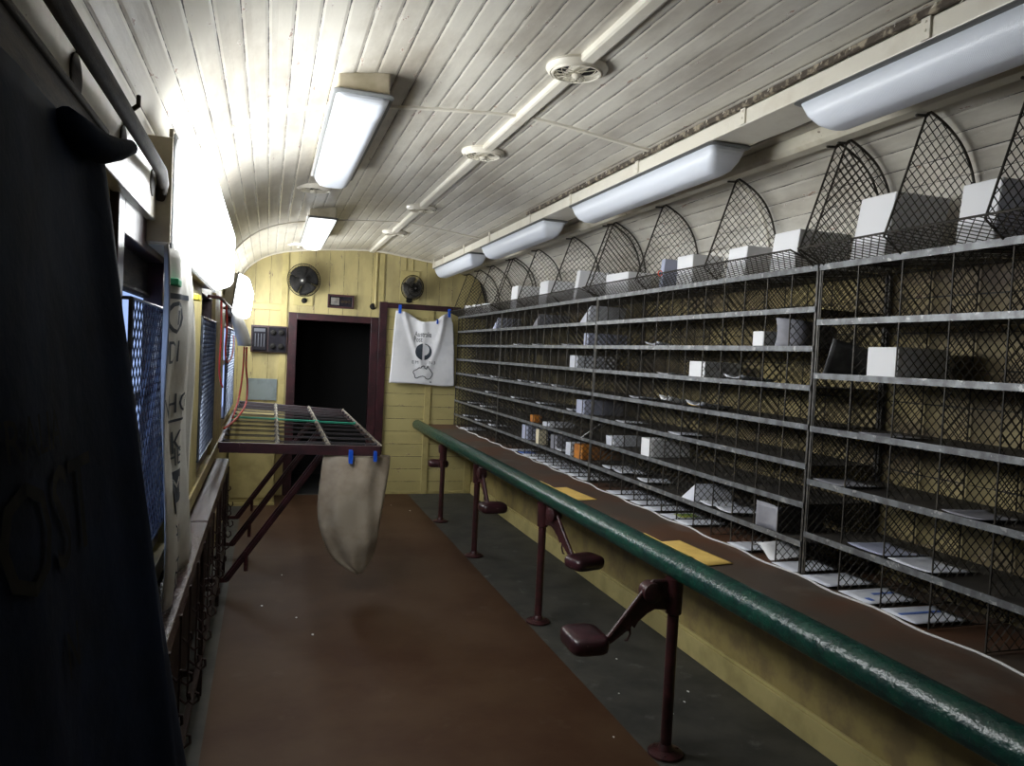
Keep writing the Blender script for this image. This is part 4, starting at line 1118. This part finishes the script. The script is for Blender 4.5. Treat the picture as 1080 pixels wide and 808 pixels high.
# hanging soiled mailbag
def lerp_tab(tab, t):
    for (a, va), (b, vb) in zip(tab, tab[1:]):
        if t <= b: return va + (vb-va)*(t-a)/(b-a)
    return tab[-1][1]
LT = [(0.16, .62), (0.19, .56), (0.25, .46), (0.35, .40), (0.5, .35), (0.62, .335), (0.8, .35), (0.95, .365)]
RT = [(0.16, .64), (0.19, .665), (0.25, .71), (0.35, .735), (0.5, .745), (0.62, .76), (0.8, .785), (0.89, .80), (0.95, .80)]
rings = []
zs = [0.16, .175, .19, .22, .26, .31, .36, .42, .5, .58, .66, .74, .82, .89, .95]
NN = 44
for z in zs:
    xl, xr = lerp_tab(LT, z), lerp_tab(RT, z)
    th = 0.075*min(1, (z-0.12)/0.25) * (1.0 if z < 0.8 else 1-0.3*(z-0.8)/0.16)
    ring = []
    for i in range(NN):
        a = 2*PI*i/NN
        cx, w = (xl+xr)/2, (xr-xl)/2
        fold = 0.016*math.sin(7*a+z*5) + 0.012*math.sin(3*a-z*9+1)
        x = cx + w*math.cos(a); y = 5.03 + math.sin(a)*(th+fold*min(1, (z-.15)*4)) + 0.02*math.sin(z*7)
        y += -0.025*math.exp(-((x-(0.52+0.1*(0.9-z)))/0.04)**2)*(math.sin(a) < 0)
        ring.append((x, y, z + 0.006*math.sin(5*a)*(z < .95)))
    rings.append(ring)
t = thing('mailbag', 'soiled grey-brown mailbag clipped under the front corner of the bag frame', 'mailbag', (0.56, 5.03, 0.16))
mb = MB()
n0 = len(rings[0]); vs = [p for r in rings for p in r]
mb.add(vs, [(i*n0+k2, i*n0+(k2+1)%n0, (i+1)*n0+(k2+1)%n0, (i+1)*n0+k2) for i in range(len(rings)-1) for k2 in range(n0)] + [tuple(reversed(range(n0)))])
mb.build('cloth', M['canvas_grey'], t, smooth='all', solid=0.004, subsurf=1)
clip('clip', 0.53, 0.95, 4.935, 'blue clip on the left of the soiled mailbag', s=0.9)
clip('clip', 0.685, 0.955, 4.925, 'blue clip on the right of the soiled mailbag', s=0.7)

# ------------------------------------------------------------------ left ledge with bag hooks
lg = thing('hook_ledge', 'worn glossy maroon ledge with rows of bag hooks along the left wall', 'ledge', (-0.29, 4, 0.8))
segs = [(0.3, 1.98), (2.0, 3.72), (3.74, 5.75)]
for a, b in segs:
    m = MB(); m.box((-0.335, a, 0.785), (-0.235, b, 0.82)); m.box((-0.243, a, 0.755), (-0.235, b, 0.785)); m.build('top', M['worn_ledge'], lg, bevel=0.003)
m = MB(); m.box((-0.344, 0.3, 0.02), (-0.335, 5.75, 0.82)); m.build('back_board', M['hook_iron'], lg)
m = MB(); m.bar((-0.25, 0.3, 0.18), (-0.25, 5.75, 0.18), 0.02, 0.035); m.build('lower_rail', M['hook_iron'], lg)
for yy in (0.9, 2.0, 3.73, 5.0, 5.72):
    m = MB(); m.box((-0.26, yy-0.015, 0.004), (-0.238, yy+0.015, 0.785)); m.box((-0.34, yy-0.012, 0.10), (-0.25, yy+0.012, 0.13)); m.build('leg', M['hook_iron'], lg, bevel=0.002)
i = 0; yy = 1.5
while yy < 5.7:
    L0 = 0.40 if i % 2 else 0.26
    m = MB(); x_ = -0.232 if i % 2 else -0.245
    m.bar((x_, yy, 0.775), (x_, yy, 0.775-L0), 0.016, 0.006, (1, 0, 0))
    zb = 0.775-L0
    m.tube([(x_, yy, zb+0.01), (x_+0.004, yy, zb-0.02), (x_+0.02, yy, zb-0.035), (x_+0.038, yy, zb-0.02), (x_+0.036, yy, zb+0.004), (x_+0.026, yy, zb+0.008)], 0.005, 6)
    m.tube([(x_, yy, zb+0.13), (x_+0.02, yy, zb+0.11), (x_+0.034, yy, zb+0.125), (x_+0.03, yy, zb+0.145)], 0.0045, 6)
    m.build('hook', M['hook_iron'], lg)
    yy += 0.155; i += 1

# ------------------------------------------------------------------ white mailbag on the left wall
def wbag(u, v, off=0.0):
    """v up 0..1, u along the car 0..1"""
    z = 0.835 + (1.90-0.835)*v + 0.03*u*v
    ya = 2.44 - 0.26*v; yb = 3.30 - 0.33*v
    if v > 0.88: yb -= 0.22*((v-0.88)/0.12)**1.5*0.4
    y = ya + (yb-ya)*u
    x = -0.272 + 0.010*math.sin(u*11+v*3) + 0.007*math.sin(u*23-v*6) + 0.008*math.sin(v*8+u*2)
    return (x + off, y, z)
t = thing('mailbag', 'long white mailbag with black lettering hung between two left windows', 'mailbag', (-0.3, 3.0, 0.84))
mb = MB(); mb.grid(36, 40, wbag); mb.build('cloth', M['canvas_white'], t, smooth='all', solid=0.004)
mb = MB()
W = lambda a, b: wbag(a, b, 0.006)
def wt(body, size, u, v, sx=0.9): put_text(mb, body, size, lambda a, b: W(u + a*sx, v + b), 0, 0)
def urect(u0, v0, u1, v1):
    n_ = 18; mb.grid(n_, n_, lambda a, b: W(u0+(u1-u0)*a, v0+(v1-v0)*b))
urect(.10, .870, .52, .885); urect(.12, .80, .18, .84); urect(.3, .80, .36, .84)
for a in range(12):
    t0, t1 = a*PI/6, (a+1)*PI/6
    mb.add([W(.3+.14*math.cos(q)*s_, .82+.045*math.sin(q)*s_) for q, s_ in ((t0, 1), (t1, 1), (t1, .75), (t0, .75))], [(0, 1, 2, 3)])
wt('D1', 0.09, .32, .72, 2.4); wt('WHO', 0.085, .35, .565, 2.0)
urect(.30, .512, .50, .520)
wt('K', 0.10, .42, .445, 2.0); wt('HE', 0.08, .40, .40, 1.6)
mb.build('lettering', M['ink'], t)
m2 = MB(); mb = m2
urect(.12, .26, .50, .36); m2.build('stencil_block', M['ink'], t)
mb = MB(); W = lambda a, b: wbag(a, b, 0.0095)
wt('NIM', 0.075, .31, .31, 1.9); mb.build('stencil_letters', M['canvas_white'], t)
mb = MB(); W = lambda a, b: wbag(a, b, 0.007)
urect(.12, .218, .30, .225); wt('THIK', 0.075, .34, .16, 1.7); wt('OUT', 0.075, .22, .06, 1.8); mb.build('lettering', M['ink'], t)
mb = MB(); mb.box((-0.275, 2.36, 1.805), (-0.25, 2.45, 1.825)); tag(mb.build('green_clip', M['green_tag'], bevel=0.003), 'small green clip at the top left of the long white mailbag', 'clip')
mb = MB(); mb.box((-0.275, 3.0, 1.80), (-0.25, 3.12, 1.82)); tag(mb.build('yellow_clip', M['yellow_tag'], bevel=0.003), 'small yellow clip at the right of the long white mailbag', 'clip')

# ------------------------------------------------------------------ navy sack, near left
def sackf(u, v, off=0.0):
    z = 0.35 + (1.925-0.35)*v + 0.015*u
    y = 0.30 + (1.46-0.30)*u + (1-v)*0.08*u
    x = -0.275 + 0.008*u + (0.13+0.10*u)*(1-v) + (0.012*math.sin(u*9+v*2) + 0.008*math.sin(u*21-v*3))*(1-0.6*v)
    x += 0.022*math.exp(-((u-0.72-0.10*v)/0.035)**2) + 0.012*math.exp(-((u-0.45)/0.05)**2)*(1-v)
    if u > 0.93: x -= 0.03*((u-0.93)/0.07)**2
    return (x + off, y, z)
t = thing('mailsack', 'large navy canvas mailsack with faded lettering hanging close at the left edge', 'mailsack', (-0.27, 0.9, 0.35))
mb = MB(); mb.grid(60, 50, sackf)
mb.grid(30, 40, lambda u, v: (lambda p: (p[0]-0.009, p[1], p[2]))(sackf(0.01+0.98*u, v)))
mb.build('cloth', M['sack'], t, smooth='all', solid=0.004)
mb = MB()
mb.tube([(-0.255, 1.10, 1.925), (-0.245, 1.15, 1.915), (-0.232, 1.20, 1.912), (-0.218, 1.24, 1.922), (-0.206, 1.27, 1.934), (-0.203, 1.275, 1.938)], [0.014, 0.022, 0.022, 0.016, 0.011, 0.004], 12)
mb.build('rolled_corner', M['sack'], t, smooth='all')
mb = MB()
def sk(y, z):
    u = (y-0.30)/1.16; v = (z-0.35)/1.575
    for _ in range(3):
        p = sackf(u, v); u += (y-p[1])/1.16; v += (z-p[2])/1.575
    return sackf(min(u, .999), v, 0.007)
put_text(mb, 'AUSTRALIA', 0.06, sk, 0.80, 1.545)
put_text(mb, 'POST', 0.16, sk, 0.87, 1.445)
put_text(mb, 'N', 0.075, sk, 0.93, 1.30)
mb.build('lettering', M['faded_ink'], t)

# ------------------------------------------------------------------ cords and bits on the left, far
RG = 'red cords hanging on the left wall'
def cordthing(name, pts, r, m, label, n=6, cat='cord', group=None):
    P_ = [Vector(p) for p in pts]; out = []
    for i in range(len(P_)-1):
        p0, p1, p2, p3 = P_[max(i-1, 0)], P_[i], P_[i+1], P_[min(i+2, len(P_)-1)]
        for k2 in range(6):
            q = k2/6
            out.append(0.5*((2*p1)+(p2-p0)*q+(2*p0-5*p1+4*p2-p3)*q*q+(-p0+3*p1-3*p2+p3)*q**3))
    out.append(P_[-1])
    mb = MB(); mb.tube(out, r, n); return tag(mb.build(name, M[m], smooth='all'), label, cat, group)
mb = MB(); mb.tube([(-0.325, 4.55, 1.90), (-0.27, 4.62, 1.90), (-0.27, 5.9, 1.90), (-0.32, 6.0, 1.90)], 0.01, 6)
tag(mb.build('cord_rail', M['maroon_iron'], smooth=True), 'short dark rail under the nearer wall light holding red cords', 'rail')
cordthing('red_strap', [(-0.27, 4.75, 1.895), (-0.265, 4.76, 1.7), (-0.27, 4.78, 1.5), (-0.262, 4.80, 1.42), (-0.25, 4.83, 1.38)], 0.006, 'red', 'red cord hanging straight from the dark rail')
cordthing('red_strap', [(-0.27, 5.3, 1.895), (-0.262, 5.32, 1.75), (-0.266, 5.28, 1.6), (-0.255, 5.3, 1.52), (-0.245, 5.7, 1.54), (-0.25, 6.1, 1.62), (-0.26, 6.3, 1.70)], 0.006, 'red', 'red cord looping from the rail up to a black hook')
cordthing('red_strap', [(-0.17, 6.7, 1.62), (-0.17, 6.72, 1.45), (-0.155, 6.75, 1.3), (-0.16, 6.6, 1.15), (-0.21, 6.2, 1.07), (-0.27, 5.6, 1.05)], 0.008, 'red', 'red cord curving down to the bag frame below the beige sleeve')
cordthing('red_strap', [(-0.19, 6.7, 1.62), (-0.195, 6.72, 1.4), (-0.215, 6.6, 1.2), (-0.245, 6.3, 1.06)], 0.008, 'red', 'inner red cord dropping straight below the beige sleeve')
mb = MB(); mb.rings([[(cx+wx*math.cos(a), 6.65+0.03*math.sin(a)*2, z) for a in [2*PI*i/16 for i in range(16)]] for cx, wx, z in ((-0.185, 0.055, 1.625), (-0.19, 0.055, 1.66), (-0.215, 0.055, 1.75), (-0.245, 0.05, 1.83), (-0.265, 0.03, 1.9), (-0.27, 0.012, 1.92))])
tag(mb.build('canvas_sleeve', M['canvas_white'], smooth='all'), 'beige canvas sleeve hanging under the farther wall light', 'canvas')
# floor litter
FG = 'white paper flecks on the floor'
for (x, y) in ((0.02, 4.95), (0.22, 4.7), (1.72, 3.35), (1.88, 3.1), (1.9, 3.75), (1.50, 2.95), (2.0, 3.2), (2.08, 3.3), (0.3, 4.4), (1.78, 2.55), (0.15, 5.6), (1.45, 7.7), (1.3, 8.0)):
    s_ = random.uniform(0.004, 0.009); a = random.uniform(0, 3)
    mb = MB(); zf = 0.0045 if x < 1.585 else 0.0
    mb.prism([(math.cos(a+q)*s_*(0.7+0.4*random.random()), math.sin(a+q)*s_*1.5*(0.7+0.4*random.random())) for q in (0, 1.4, 2.6, 4.1, 5.2)], lambda u, v: (x+u, y+v, zf), (0, 0, 0.002))
    tag(mb.build('paper_fleck', M['scrap']), 'tiny white paper fleck on the floor', 'litter', FG)

# ------------------------------------------------------------------ light, world, camera
w = bpy.data.worlds.new('World'); bpy.context.scene.world = w; w.use_nodes = True
bg = w.node_tree.nodes['Background']; bg.inputs[0].default_value = (0.62, 0.74, 1.0, 1); bg.inputs[1].default_value = 1.1

cam = bpy.data.cameras.new('camera'); co = bpy.data.objects.new('camera', cam); C.objects.link(co)
f = 800.0
cam.sensor_width = 36; cam.lens = f/1080*36; cam.clip_start = 0.02
vp = (283, 363); roll = math.radians(2.8)
Yv = Vector((vp[0]-540, vp[1]-404, f)).normalized()
d = Vector((math.cos(roll), math.sin(roll), 0))
dn = Yv.cross(d).normalized(); Xv = dn.cross(Yv)
Zv = -dn
Mx = Matrix((Xv, Yv, Zv))     # rows: world axes in camera (x right, y down, z forward) coordinates
right = Vector((Xv[0], Yv[0], Zv[0])); down = Vector((Xv[1], Yv[1], Zv[1])); fwd = Vector((Xv[2], Yv[2], Zv[2]))
R = Matrix((right, -down, -fwd)).transposed().to_4x4()
co.matrix_world = Matrix.Translation((0, 0, 1.65)) @ R
bpy.context.scene.camera = co
vs_ = bpy.context.scene.view_settings
vs_.view_transform = 'Standard'; vs_.look = 'None'; vs_.gamma = 1; vs_.use_curve_mapping = False
vs_.exposure = 0.62
